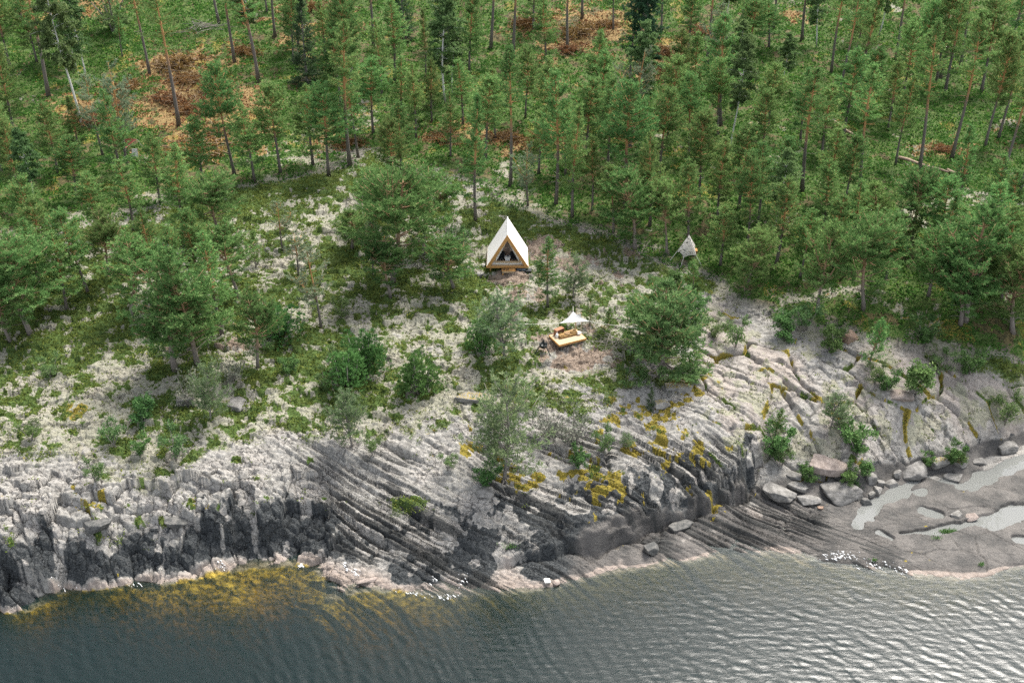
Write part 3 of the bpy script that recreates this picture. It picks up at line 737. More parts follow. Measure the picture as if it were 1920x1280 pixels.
M_BARK_BIRCH = bark_material("birch_bark", (.45, .43, .40), (.66, .64, .60), .02, .2, (.08, .075, .07))
M_BARK_ASPEN = bark_material("aspen_bark", (.16, .15, .13), (.27, .26, .22))

# ------------------------------------------------------------------ foliage builders
class Leaves:
    def __init__(s): s.c, s.d, s.w, s.t = [], [], [], []
    def put(s, c, d, w, tone):                # arrays: centre, full length vector, width, tone
        s.c.append(c); s.d.append(d); s.w.append(w); s.t.append(tone)
    def mesh(s, name, mat, rng):
        c = np.concatenate(s.c); d = np.concatenate(s.d); w = np.concatenate(s.w); t = np.concatenate(s.t)
        r = rng.normal(size=c.shape)
        sd = np.cross(d, r); sd /= np.linalg.norm(sd, axis=1, keepdims=True) + 1e-9
        sd = sd * (w[:, None] / 2)
        V = np.stack([c - d / 2, c + sd, c + d / 2, c - sd], 1)
        me = mesh_np(name, V, np.arange(len(c) * 4), 4, mat)
        a = me.attributes.new("tone", 'FLOAT', 'FACE'); a.data.foreach_set("value", np.ascontiguousarray(np.clip(t, 0, 1), np.float32))
        return me

def unit(rng, n):
    r = rng.normal(size=(n, 3)); return r / (np.linalg.norm(r, axis=1, keepdims=True) + 1e-9)

def tufts(L, rng, pts, dirs, n=7, ln=.17, w=.035, up=.3, spread=.8, tip=None):
    """needle tufts around twig points"""
    k = len(pts)
    P = np.repeat(pts, n, 0); D = np.repeat(dirs, n, 0)
    d = D * .55 + unit(rng, k * n) * spread; d[:, 2] += up
    d /= np.linalg.norm(d, axis=1, keepdims=True) + 1e-9
    l = ln * (.7 + .6 * rng.random(k * n))
    d = d * l[:, None]
    base = rng.random(k) * .75 + (0 if tip is None else tip * .25)
    L.put(P + d * .5, d, w * (.8 + .5 * rng.random(k * n)), np.repeat(base, n) + .12 * rng.normal(size=k * n))

def conifer(seed, h, r0, c0, rad, nb, prof, elev=(0, 50), wob=.12, sub=6, tuft=4, nt=7, ln=.24, w=.052, gap=.0, needle=None, bark=None, limb=.035, droop=.15, fork=0, dead=4, dens=1.0):
    """returns (trunk mesh, crown mesh). c0: crown start as a share of the height"""
    rng = np.random.default_rng(seed); rnd = random.Random(seed)
    needle = needle or M_NEEDLE; bark = bark or M_BARK
    T, L = MB(), Leaves()
    n = 9
    zs = np.linspace(0, h, n)
    ph = rng.random(2) * 6.28
    cx = wob * (np.sin(zs / h * 3.0 + ph[0]) - np.sin(ph[0])) * h * .12
    cy = wob * (np.sin(zs / h * 3.6 + ph[1]) - np.sin(ph[1])) * h * .12
    rr = [r0 * (1 - .88 * (z / h) ** 1.1) + .012 for z in zs]; rr[0] *= 1.35
    T.tube([(a, b, z - (.25 if i == 0 else 0)) for i, (a, b, z) in enumerate(zip(cx, cy, zs))], rr, 8)
    stems = [(cx, cy, zs, 1.0)]
    for k in range(fork):
        z0 = h * (c0 + .1 + .2 * rng.random()); az = rng.random() * 6.28; ln_ = h * (.35 + .15 * rng.random())
        t = np.linspace(0, 1, 6)
        fx = np.interp(z0, zs, cx) + math.cos(az) * ln_ * .45 * t ** .8; fy = np.interp(z0, zs, cy) + math.sin(az) * ln_ * .45 * t ** .8; fz = z0 + ln_ * .85 * t
        T.tube(list(zip(fx, fy, fz)), [r0 * .5 * (1 - .8 * q) + .01 for q in t], 6)
        stems.append((fx, fy, fz, .7))
    P, D, TP = [], [], []
    for k in range(nb):
        sx_, sy_, sz_, sc = stems[0] if (fork == 0 or rng.random() < .6) else stems[1 + int(rng.integers(fork))]
        z_lo = max(h * c0, sz_[0] + .2)
        z = z_lo + (sz_[-1] - z_lo - .05) * (rng.random() ** .85)
        q = (z - h * c0) / (h * (1 - c0))
        ox, oy = np.interp(z, sz_, sx_), np.interp(z, sz_, sy_)
        az = k * 2.399 + rng.normal() * .4
        if gap and vn(np.array([az * .9]), np.array([z * .55]), seed)[0] < -1 + gap * 2: continue
        ln_ = rad * prof(q) * sc * (.65 + .5 * rng.random())
        el = R(elev[0] + (elev[1] - elev[0]) * q + rng.normal() * 9)
        t = np.linspace(0, 1, 5)
        out = ln_ * (t * math.cos(el)); up = ln_ * (t * math.sin(el) - droop * t * (1 - t) * 1.5 + .22 * t * t)
        side = ln_ * .12 * rng.normal() * t * t
        bx = ox + math.cos(az) * out - math.sin(az) * side; by = oy + math.sin(az) * out + math.cos(az) * side; bz = z + up
        T.tube(list(zip(bx, by, bz)), [limb * (.5 + .5 * ln_ / rad) * (1 - .75 * a) + .004 for a in t], 4)
        B = np.stack([bx, by, bz], -1)
        ns = max(2, int(sub * (.5 + .5 * ln_ / rad) * dens))
        for s_ in range(ns + 1):
            a = .35 + .65 * (s_ / ns) if s_ < ns else 1.0
            p0 = np.array([np.interp(a, t, B[:, j]) for j in range(3)])
            dr = B[-1] - B[0]; dr /= np.linalg.norm(dr) + 1e-9
            sidev = np.array([-dr[1], dr[0], 0]) * (1 if s_ % 2 else -1)
            tw = dr * .6 + sidev * (.9 if s_ < ns else .1) + np.array([0, 0, .15 + .3 * rng.random()]) + rng.normal(size=3) * .15
            tw /= np.linalg.norm(tw)
            tl = ln_ * (.42 * (1.2 - a * .6)) * (.6 + .6 * rng.random()) if s_ < ns else .25
            m = max(2, int(tuft * tl / .34))
            f = (np.arange(m) + .6) / m
            P.append(p0 + tw * (tl * f)[:, None] + rng.normal(size=(m, 3)) * .05); D.append(np.repeat(tw[None], m, 0)); TP.append(f)
    P.append(np.stack([np.interp(np.linspace(.9, 1, 6) * h, zs, cx), np.interp(np.linspace(.9, 1, 6) * h, zs, cy), np.linspace(.9, 1, 6) * h], -1)); D.append(np.repeat([[0, 0, 1.]], 6, 0)); TP.append(np.ones(6))
    tufts(L, rng, np.concatenate(P), np.concatenate(D), nt, ln, w, tip=np.concatenate(TP))
    for k in range(dead):                     # dead stubs below the crown
        z = h * (c0 * (.45 + .55 * rng.random())); az = rng.random() * 6.28; l_ = .4 + 1.1 * rng.random() * min(1, rad / 2)
        ox, oy = np.interp(z, zs, cx), np.interp(z, zs, cy)
        T.tube([(ox, oy, z), (ox + math.cos(az) * l_ * .6, oy + math.sin(az) * l_ * .6, z + .05), (ox + math.cos(az + .2) * l_, oy + math.sin(az + .2) * l_, z - .05 + .2 * rng.random())], [.03, .02, .006], 4)
    return T.mesh("trunk", bark, True), L.mesh("crown", needle, rng)

def broadleaf(seed, h, r0, c0, rad, nb, prof, mat, bark, lsize=.13, per=26, stems=1, droop=.2, elev=(10, 60), twigs=7, spread=.3):
    rng = np.random.default_rng(seed)
    T, L = MB(), Leaves()
    P = []
    for s_ in range(stems):
        zs = np.linspace(0, h * (1 if s_ == 0 else .6 + .35 * rng.random()), 8); hh = zs[-1]
        a0 = rng.random() * 6.28; lean = (0.02 if stems == 1 else .42) * h
        cx = math.cos(a0) * lean * (zs / hh) ** 1.2 + .02 * h * np.sin(zs / hh * 5 + a0); cy = math.sin(a0) * lean * (zs / hh) ** 1.2 + .02 * h * np.cos(zs / hh * 4 + a0)
        T.tube([(a, b, z - (.2 if i == 0 else 0)) for i, (a, b, z) in enumerate(zip(cx, cy, zs))], [r0 * (1 - .9 * z / hh) + .006 for z in zs], 7 if stems == 1 else 5)
        for k in range(max(3, nb // stems)):
            q = rng.random() ** .9
            z = hh * (c0 + (1 - c0) * q * .97)
            ox, oy = np.interp(z, zs, cx), np.interp(z, zs, cy)
            az = k * 2.4 + rng.normal() * .5
            ln_ = rad * prof(q) * (.6 + .55 * rng.random()) * (1 if stems == 1 else .6)
            el = R(elev[0] + (elev[1] - elev[0]) * q + rng.normal() * 10)
            t = np.linspace(0, 1, 5)
            out = ln_ * t * math.cos(el); up = ln_ * (t * math.sin(el) - droop * t * t)
            B = np.stack([ox + math.cos(az) * out, oy + math.sin(az) * out, z + up], -1)
            T.tube(list(B), [max(.004, r0 * .22 * (1 - .85 * a)) for a in t], 4)
            for j in range(twigs):
                a = .3 + .7 * (j + rng.random()) / twigs
                p0 = np.array([np.interp(a, t, B[:, i]) for i in range(3)])
                tw = unit(rng, 1)[0] * (ln_ * spread); tw[2] = tw[2] * .5 - droop * .4 * ln_ * rng.random()
                f = rng.random((max(3, int(per / twigs * 2)), 1))
                P.append(p0 + tw * f + rng.normal(size=(len(f), 3)) * .09)
    P = np.concatenate(P); n = len(P)
    d = unit(rng, n); d[:, 2] -= .3; d *= (lsize * (.7 + .6 * rng.random(n)))[:, None]
    L.put(P, d, lsize * .62 * (.8 + .4 * rng.random(n)), rng.random(n) * .9 + .06 * rng.normal(size=n))
    return T.mesh("trunk" if stems == 1 else "stem", bark, True), L.mesh("crown" if stems == 1 else "foliage", mat, rng)

def juniper(seed, h, rad, mat=None, n=900, ln=.2):
    rng = np.random.default_rng(seed)
    T, L = MB(), Leaves()
    P, D = [], []
    lobes = [(rng.random() * 6.28, rad * (.15 + .5 * rng.random()), h * (.55 + .45 * rng.random())) for _ in range(9)] + [(0, 0, h)]
    for az, off, hh in lobes:
        x0, y0 = math.cos(az) * off, math.sin(az) * off
        T.tube([(x0 * .2, y0 * .2, -.15), (x0 * .8, y0 * .8, hh * .5), (x0, y0, hh * .95)], [.05, .035, .008], 5)
        m = int(n / len(lobes)); z = rng.random(m) ** .9
        rr = rad * .52 * np.sqrt(np.clip(1 - z, 0, 1)) * (.35 + .65 * np.sqrt(rng.random(m))) * (1 + .25 * np.sin(z * 17 + az))
        a = rng.random(m) * 6.28
        P.append(np.stack([x0 + rr * np.cos(a), y0 + rr * np.sin(a), hh * (.04 + .96 * z)], -1))
        D.append(np.stack([np.cos(a) * .5, np.sin(a) * .5, np.ones(m)], -1))
    tufts(L, rng, np.concatenate(P), np.concatenate(D), 7, ln, .045, up=.35, spread=.6)
    return T.mesh("stem", M_BARK_GREY, True), L.mesh("foliage", mat or M_JUNIPER, rng)

rnd_top = lambda q: (1 - q) ** .55 * min(1, .45 + 2.2 * q)
conic = lambda q: (1 - q) ** .8 * min(1, .6 + 2 * q) + .06
dome = lambda q: math.sqrt(max(0, 1 - q ** 2.2)) * min(1, .55 + 1.5 * q)
oval = lambda q: math.sin(math.pi * min(1, .12 + .85 * q)) ** .7

PROTO = {}
PROTO['T'] = [(19, conifer(100 + k, 19, .21, c, 2.7, 74, rnd_top, (-5, 55), dead=9, sub=6, gap=.18)) for k, c in enumerate((.50, .58, .54))]
PROTO['P'] = [(13, conifer(120 + k, 13, .16, c, 2.6, 96, pf, (-6, 52), dead=6, gap=g)) for k, (c, pf, g) in enumerate(((.26, rnd_top, .12), (.34, dome, .2), (.2, conic, .1), (.3, rnd_top, .25), (.38, dome, .15)))]
PROTO['S'] = [(13, conifer(140 + k, 13, .14, c, 1.75, 90, conic, (-8, 55), dead=6, gap=.12, sub=5)) for k, c in enumerate((.18, .27))]
PROTO['C'] = [(9, conifer(150 + k, 9, .17, c, 3.3, 96, pf, (0, 50), wob=.35, fork=fk, dead=6, gap=g, bark=M_BARK_SHORE, limb=.055, sub=7)) for k, (c, pf, fk, g) in enumerate(((.24, dome, 2, .22), (.3, dome, 1, .3), (.18, rnd_top, 2, .2), (.22, dome, 3, .28)))]
PROTO['D'] = [(11, conifer(160 + k, 11, .14, .22, 2.3, 50, dome, (5, 45), fork=1, dead=9, gap=.35, needle=M_NEEDLE_PALE, sub=5, nt=9, dens=1.1)) for k in range(2)]
PROTO['W'] = [(5, conifer(162 + k, 5, .08, .04, 2.3, 74, dome, (5, 60), wob=.3, fork=3, dead=3, gap=.2, needle=M_NEEDLE_WISP, sub=5, nt=6, ln=.2, w=.042, limb=.025, bark=M_BARK_GREY)) for k in range(2)]
PROTO['F'] = [(5.5, conifer(166 + k, 5.5, .13, .03, 2.6, 112, lambda q: (1 - q ** 1.8) ** .6, (-8, 52), wob=.3, fork=2, dead=2, gap=.2, needle=M_NEEDLE_LUSH, sub=6, nt=7, limb=.04, bark=M_BARK_SHORE)) for k in range(1)]
PROTO['K'] = [(9, conifer(170 + k, 9, .13, .04, 1.7, 110, lambda q: (1 - q) ** .9 + .05, (-22, 25), wob=.03, droop=.35, needle=M_NEEDLE_DARK, bark=M_BARK_GREY, sub=6, ln=.22)) for k in range(1)]
PROTO['Y'] = [(3.2, conifer(180 + k, 3.2, .05, .06, 1.0, 34, pf, (10, 60), wob=.2, dead=0, sub=4, tuft=4, limb=.02, bark=M_BARK_SHORE, ln=.19, w=.045)) for k, pf in enumerate((conic, dome, rnd_top))]
PROTO['B'] = [(14, broadleaf(190 + k, 14, .13, c, 2.4, 80, oval, M_BIRCHLEAF, M_BARK_BIRCH, .21, 120, droop=.3)) for k, c in enumerate((.32, .42))]
PROTO['A'] = [(18, broadleaf(200, 18, .22, .24, 3.5, 90, oval, M_ASPENLEAF, M_BARK_ASPEN, .26, 130, droop=.18))]
PROTO['J'] = [(2.6, juniper(210 + k, 2.6, 1.5)) for k in range(2)]
PROTO['L'] = [(1.9, broadleaf(220 + k, 1.9, .035, .15, 1.3, 26, dome, M_SHRUB, M_BARK_GREY, .13, 44, stems=4, droop=.1)) for k in range(3)]
PROTO['N'] = [(1.9, broadleaf(230 + k, 1.9, .03, .15, 1.2, 24, dome, M_BIRCHLEAF, M_BARK_GREY, .11, 30, stems=4, droop=.1)) for k in range(2)]
PROTO['G'] = [(1.6, broadleaf(240 + k, 1.6, .03, .1, 1.5, 40, dome, M_GREYTWIG, M_BARK_GREY, .09, 12, stems=6, droop=.1)) for k in range(2)]
KIND = {'T': ('pine_tree', 'tree', 'tall bare trunked pine'), 'P': ('pine_tree', 'tree', 'green pine with a full crown'), 'S': ('pine_tree', 'tree', 'slender pointed pine'),
        'C': ('pine_tree', 'tree', 'crooked orange limbed shore pine'), 'D': ('pine_tree', 'tree', 'thin greyish sparse pine'), 'W': ('pine_bush', 'young pine', 'wispy pale green pine bush'), 'F': ('pine_tree', 'tree', 'full bushy bright green pine'), 'K': ('spruce_tree', 'tree', 'dark dense spruce'),
        'Y': ('pine_sapling', 'young pine', 'small young pine'), 'B': ('birch_tree', 'tree', 'birch with a white trunk'), 'A': ('aspen_tree', 'tree', 'big dark leafy tree'),
        'J': ('juniper_bush', 'bush', 'dense green juniper bush'), 'L': ('leafy_shrub', 'shrub', 'bright green leafy shrub'), 'N': ('leafy_shrub', 'shrub', 'dull green thin shrub'),
        'G': ('bare_shrub', 'shrub', 'grey half bare shrub')}

# ------------------------------------------------------------------ trees and bushes: (u, v of the foot, v of the top, kind)


veg = []                                     # (kind, variant, position, height, width factor)
rg = random.Random(4)
for it in TREES:
    u, v, vt, k = it.split()
    u, v, vt = float(u), float(v), float(vt)
    wide = 1.0
    if len(k) > 1:
        wide = {'Y2': 1.9, 'C2': 1.35, 'J2': 1.35, 'K2': .9, 'N2': 1.0}[k]; k = k[0]
    p = ground_at(u, v)
    h = height_for(p, vt)
    if k == 'J' and wide > 1: h *= .8
    veg.append((k, rg.randrange(len(PROTO[k])), p, h, wide, u, v))
# young growth filling the wood where the photo is dense
rs = np.random.default_rng(12)
cnt = 0
for _ in range(4000):
    if cnt >= 30: break
    u, v = rs.uniform(-40, 1960), rs.uniform(20, 560)
    if v > np.interp(u, *V_FOR) - 12: continue
    if any(((u - a) / ra) ** 2 + ((v - b) / rb) ** 2 < 1.2 for a, b, ra, rb, s_ in LITTER if s_ > .6): continue
    if any(((u - a) / ra) ** 2 + ((v - b) / rb) ** 2 < .8 for a, b, ra, rb, s_ in BRIGHT if s_ > .75): continue
    if 1230 < u < 1350 and 430 < v < 560 or 890 < u < 1010 and v > 380: continue
    p = ground_at(u, v)
    if min(math.hypot(p[0] - q[2][0], p[1] - q[2][1]) for q in veg) < 2.5: continue
    k = rs.choice(['P', 'P', 'S', 'P', 'B', 'D', 'S'])
    h = float(rs.uniform(8.5, 13.5)) * (.8 if v > 350 else 1.0)
    veg.append((k, int(rs.integers(len(PROTO[k]))), p, h, 1.0, u, v)); cnt += 1

# places a reader can find, used to word the labels
MARKS = [("the white A-frame tent", 951, 500), ("the pyramid tarp shelter", 1288, 485), ("the wooden deck", 1065, 640), ("the hanging cauldron", 1018, 675), ("the faded red tarp", 236, 285),
         ("the dark uprooted stump", 1797, 345), ("the long fallen log", 1735, 318), ("the short leaning log", 1583, 250), ("the round brown boulder", 1589, 640), ("the big dark leafy tree", 1203, 175),
         ("the flat mossy slab", 895, 748), ("the large inlet boulder", 1577, 915), ("the left picture edge", 0, 430), ("the right picture edge", 1920, 450), ("the upper left corner", 0, 20),
         ("the upper right corner", 1920, 20), ("the middle of the top edge", 760, 20), ("the left end of the cliff", 60, 880), ("the biggest orange brush pile", 375, 275), ("the tall clearing pine", 336, 238)]
ORD = ["", "second ", "third ", "fourth ", "fifth ", "sixth ", "seventh ", "eighth ", "ninth ", "tenth ", "eleventh ", "twelfth ", "thirteenth ", "fourteenth ", "fifteenth ", "sixteenth "]

def word_labels(items):
    """items: list of (description, u, v, own landmark name or None) -> one label each, worded by the nearest landmark, side and rank"""
    cell = {}
    for i, (desc, u, v, own) in enumerate(items):
        m = min((math.hypot(u - a, (v - b) * 1.3), nme, a, b) for nme, a, b in MARKS if nme != own)
        dx, dy = u - m[2], v - m[3]
        rel = ("left of" if dx < 0 else "right of") if abs(dx) > 1.1 * abs(dy) else ("behind" if dy < 0 else "in front of")
        if rel in ("behind", "in front of") and ("edge" in m[1] or "corner" in m[1]): rel = "above" if dy < 0 else "below"
        cell.setdefault((desc, m[1], rel), []).append((m[0], i))
    out = [None] * len(items)
    for (desc, mk, rel), L in cell.items():
        L.sort()
        for r_, (_, i) in enumerate(L):
            out[i] = f"{desc}, {rel} {mk}" if len(L) == 1 else f"{desc}, {ORD[r_]}nearest {rel} {mk}"
    return out

special = {}
items = []
for k, vr, p, h, wd, u, v in veg:
    d = KIND[k][2]; own = None
    if k == 'A': own = "the big dark leafy tree"
    if (u, v) == (336, 238): own = "the tall clearing pine"
    items.append((d, u, v, own))
labs = word_labels(items)
GROUPS = {'tree': 'trees of the lakeside wood', 'young pine': 'young pines on the rock', 'bush': 'junipers on the rock', 'shrub': 'shrubs on the rock'}
for (k, vr, p, h, wd, u, v), lab in zip(veg, labs):
    nm, cat, _ = KIND[k]
    hn, (tm, cm) = PROTO[k][vr]
    if k in 'TPSC' and not (900 < u < 1110 and 440 < v < 700): wd *= rg.uniform(.98, 1.28)
    root = thing(nm, lab, cat, (p[0], p[1], p[2] - .06), rg.uniform(0, 6.28), GROUPS[cat])
    s_ = h / hn
    wf = wd * rg.uniform(.92, 1.12) * (1.0 if s_ > .8 else min(1.25, (.8 / s_) ** .5))
    root.scale = (s_ * wf, s_ * wf, s_)
    tilt = .03 if k in 'TPSBAKDFW' else .07
    root.rotation_euler = (rg.gauss(0, tilt), rg.gauss(0, tilt), root.rotation_euler.z)
    link(tm.name.split('.')[0], tm, root); link(cm.name.split('.')[0], cm, root)

# ------------------------------------------------------------------ ground scrub nobody could count
def scatter_cover(name, label, n, urange, keep, size, blades, mat, seed, hgt=.6):
    rng = np.random.default_rng(seed)
    y = 55 + (200 - 55) * rng.random(n) ** 1.0
    x = (rng.random(n) * 2 - 1) * (22 + .49 * y)
    h, m = terrain(x, y)
    ok = keep(m, rng.random(n), x, y)
    x, y, h = x[ok], y[ok], h[ok]; k = len(x)
    c = np.stack([x, y, h], -1)
    sc = size * (.6 + .8 * rng.random(k)) * (1 + .0035 * (y - 60))
    C = np.repeat(c, blades, 0); S = np.repeat(sc, blades)
    d = unit(rng, k * blades); d[:, 2] = np.abs(d[:, 2]) * hgt + .15
    off = rng.normal(size=(k * blades, 3)) * [.55, .55, .12]
    L = Leaves()
    L.put(C + off * S[:, None] + d * (S * .35)[:, None], d * (S * .55)[:, None], S * .34, np.repeat(rng.random(k), blades) * .75 + .25 * rng.random(k * blades))
    o = link(name, L.mesh(name, mat, rng))
    tag(o, label, 'ground cover'); o['kind'] = 'stuff'
    return k
M_HEATHER = leaf_material("heather_leaves", (.05, .095, .022), (.17, .25, .06), (.26, .29, .08), .38)
M_BILBERRY = leaf_material("bilberry_leaves", (.03, .095, .022), (.105, .245, .05), (.22, .34, .07), .4)
M_DRYTWIG = leaf_material("dry_needle_litter", (.13, .075, .028), (.31, .195, .075), (.42, .32, .13), .1)
n1_ = scatter_cover("heather", "dark green heather tufts between the pale lichen on the rock", 330000, None, lambda m, r, x, y: (((m['green'] > .45) & (r < .9)) | ((m['lich'] > .3) & (r < .10)) | ((m['rock'] > .4) & (m['b'] > 2) & (r < .012))) & (m['forest'] < .5) & (y < 125), .28, 6, M_HEATHER, 301)
n2_ = scatter_cover("bilberry_scrub", "low green berry scrub covering the forest floor", 260000, None, lambda m, r, x, y: (m['green'] > .4) & (m['forest'] > .4) & (r < .62), .42, 5, M_BILBERRY, 302)
n3_ = scatter_cover("needle_litter", "orange brown dead twigs strewn over the cleared forest floor", 120000, None, lambda m, r, x, y: (m['litter'] > .4) & (r < .8), .4, 5, M_DRYTWIG, 303, .35)
print("cover", n1_, n2_, n3_)

#--OBJECTS--
# ------------------------------------------------------------------ built things
M_WOOD = plain("oiled_pine_wood", (.47, .25, .085), .6, .22, 5, .3, .2)
M_WOOD2 = plain("pale_deck_boards", (.44, .33, .21), .65, .25, 6, .3, .2)
M_DARKWOOD = plain("brown_crate_wood", (.28, .13, .07), .7, .3)
def canvas_mat():
    t = NT("white_canvas")
    n = t.noise(1.1, 4, .6, t.obj())
    c = t.mix(n, (.76, .735, .70), (.85, .83, .80))
    d = t.n.new("ShaderNodeBsdfDiffuse"); tl = t.n.new("ShaderNodeBsdfTranslucent"); mx = t.n.new("ShaderNodeMixShader"); mx.inputs[0].default_value = .08
    nb = t.bump(t.noise(2.6, 2, .4, t.obj()), .12, .05)
    for k in (d, tl): t.l.new(c, k.inputs[0]); t.l.new(nb, k.inputs['Normal'])
    t.l.new(d.outputs[0], mx.inputs[1]); t.l.new(tl.outputs[0], mx.inputs[2]); t.l.new(mx.outputs[0], t.out.inputs['Surface'])
    return t.m
M_CANVAS = canvas_mat()
M_CANVAS_IN = plain("beige_inner_canvas", (.58, .46, .36), .9, .12)
M_BLACK = plain("black_iron", (.018, .022, .022), .45, .3, 8, .4)
M_NAVY = plain("dark_blue_plastic", (.03, .045, .06), .5, .2)
M_CHAIR = plain("dark_chair_fabric", (.022, .026, .028), .8, .3)
M_WHITE = plain("white_paint", (.78, .77, .74), .5, .05)
M_WICKER = plain("wicker_weave", (.22, .135, .05), .8, .65, 16, .2, .6)
M_ROPE = plain("pale_rope", (.55, .53, .48), .8, .1)
M_RED = plain("faded_red_canvas", (.40, .135, .10), .85, .2, 2)
M_CUSHION = plain("orange_cushion_cloth", (.24, .15, .075), .85, .2)

def prism(mb, poly, y0, y1):
    """polygon in the x-z plane extruded along y"""
    n = len(poly)
    vs = [(a, y0, b) for a, b in poly] + [(a, y1, b) for a, b in poly]
    mb.add(vs, [tuple(range(n)), tuple(range(2 * n - 1, n - 1, -1))] + [(i, i + n, (i + 1) % n + n, (i + 1) % n) for i in range(n)])

def ring_prism(mb, outer, inner, y0, y1):
    n = len(outer)
    vs = [(a, y0, b) for a, b in outer] + [(a, y0, b) for a, b in inner] + [(a, y1, b) for a, b in outer] + [(a, y1, b) for a, b in inner]
    fs = []
    for i in range(n):
        j = (i + 1) % n
        fs += [(i, j, n + j, n + i), (2 * n + j, 2 * n + i, 3 * n + i, 3 * n + j), (j, i, 2 * n + i, 2 * n + j), (n + i, n + j, 3 * n + j, 3 * n + i)]
    mb.add(vs, fs)

# --- A-frame tent
g0 = ground_at(951, 512)
ZF = g0[2] + .5
A0, B0 = at(912.5, 499, ZF), at(990.5, 499, ZF)
TW = float(B0[0] - A0[0]); TM = (A0 + B0) / 2
TH = float(height_for(TM, 440))
TL = 3.0
for _ in range(60):
    TL += .05
    if project(TM[0], TM[1] + TL, ZF + TH)[1] < 407: break
print("tent", TW, TH, TL, ZF)
tent = thing("frame_tent", "white canvas A-frame tent with an orange wooden triangular front on low stilts", "tent", (TM[0], TM[1], ZF))
hw = TW / 2
m = MB()                                     # two roof slopes, rear gable
th = .05
nseg = 10
for s in (-1, 1):
    vs, fs = [], []
    for j in range(nseg + 1):
        for i in range(7):
            a = i / 6
            sag = -.05 * math.sin(math.pi * a) * math.sin(math.pi * j / nseg)
            vs.append((s * (hw * a + sag * .85), TL * j / nseg, TH * (1 - a) + sag * .5))
    k = len(vs)
    nv = np.array([s * TH, 0, hw]); nv = nv / np.linalg.norm(nv) * th
    vs += [tuple(np.array(p) - nv) for p in vs]
    for j in range(nseg):
        for i in range(6):
            q = (j * 7 + i, j * 7 + i + 1, (j + 1) * 7 + i + 1, (j + 1) * 7 + i)
            fs += [q, tuple(k + a for a in reversed(q))]
    for j in (0, nseg):
        for i in range(6): fs.append((j * 7 + i, j * 7 + i + 1, k + j * 7 + i + 1, k + j * 7 + i))
    for j in range(nseg): fs.append((j * 7 + 6, (j + 1) * 7 + 6, k + (j + 1) * 7 + 6, k + j * 7 + 6))
    m.add(vs, fs)
prism(m, [(-hw + .08, .02), (hw - .08, .02), (0, TH - .1)], TL - .08, TL - .05)
cv = m.build("canvas", M_CANVAS, tent, False)
m = MB()
m.tube([(0, -.02, TH + .012), (0, TL / 2, TH + .0), (0, TL + .02, TH + .012)], .035, 6)
m.build("ridge_seam", M_CANVAS, cv)
m = MB(); m.box((0, TL / 2, -.09), (TW + .02, TL - .02, .16))
for k in range(6): m.box((0, .3 + k * (TL - .6) / 5, -.23), (TW - .3, .07, .12))
m.build("platform", M_WOOD, tent)
for sx_ in (-1, 1):
    for yy in (.25, TL - .3):
        gz = ground_z(TM[0] + sx_ * (hw - .35), TM[1] + yy) - ZF
        m = MB(); m.box((sx_ * (hw - .35), yy, (gz - .2 - .29) / 2), (.14, .14, abs(gz - .2 + .29)))
        m.build("stilt", M_WOOD, tent)
fw = .29                                       # front frame of boards
for s in (-1, 1):
    m = MB()
    d = np.array([hw, TH]); d = d / np.linalg.norm(d); nrm = np.array([d[1], -d[0]])
    P = [(-hw, .0), (0, TH), (0, TH - fw / d[0] * 1.0), (-hw + fw / d[1], .0)]
    P = [(s * -a if s > 0 else a, b) for a, b in P]
    prism(m, P, -.1, -.004)
    m.build("rafter", M_WOOD, tent)
m = MB(); m.box((0, -.055, -.045), (TW + .06, .1, .19)); m.build("sill_beam", M_WOOD, tent)
iw, ih, ib = hw * .56, TH * .70, TH * .09     # opening
m = MB()
o_ = [(-hw + .16, .03), (hw - .16, .03), (0, TH - .22)]
i_ = [(-iw, ib), (iw, ib), (0, ib + ih)]
ring_prism(m, o_, i_, .22, .25)
fw_ = m.build("front_wall", M_CANVAS, tent)
m = MB(); m.box((0, .17, ib + .07), (iw * 2 + .1, .06, .17)); m.box((-iw - .03, .165, ib + .28), (.12, .07, .55)); m.box((iw + .03, .165, ib + .28), (.12, .07, .55)); m.build("porch_rail", M_WOOD2, tent)
m = MB(); m.box((0, .11, .05), (TW - .9, .2, .08)); m.build("threshold", M_WOOD2, tent)
m = MB(); m.box((0, TL * .36, TH * .60), (hw * .72, .1, .14)); m.build("collar_beam", M_WOOD2, tent)
m = MB()
for s in (-1, 1):
    pts = [(s * hw * .80, .06), (s * hw * .12, TH * .74)]
    for k in range(5):
        a = k / 5
        m.bar((s * (hw * .80 * (1 - a) + hw * .1 * a), TL * .45, .04), (s * hw * .06, TL * .45, TH * .78), .2, .05 + .01 * k)
prism(m, [(-hw * .9, .02), (hw * .9, .02), (0, TH * .9)], TL * .52, TL * .54)
m.build("inner_curtain", M_CANVAS_IN, tent)
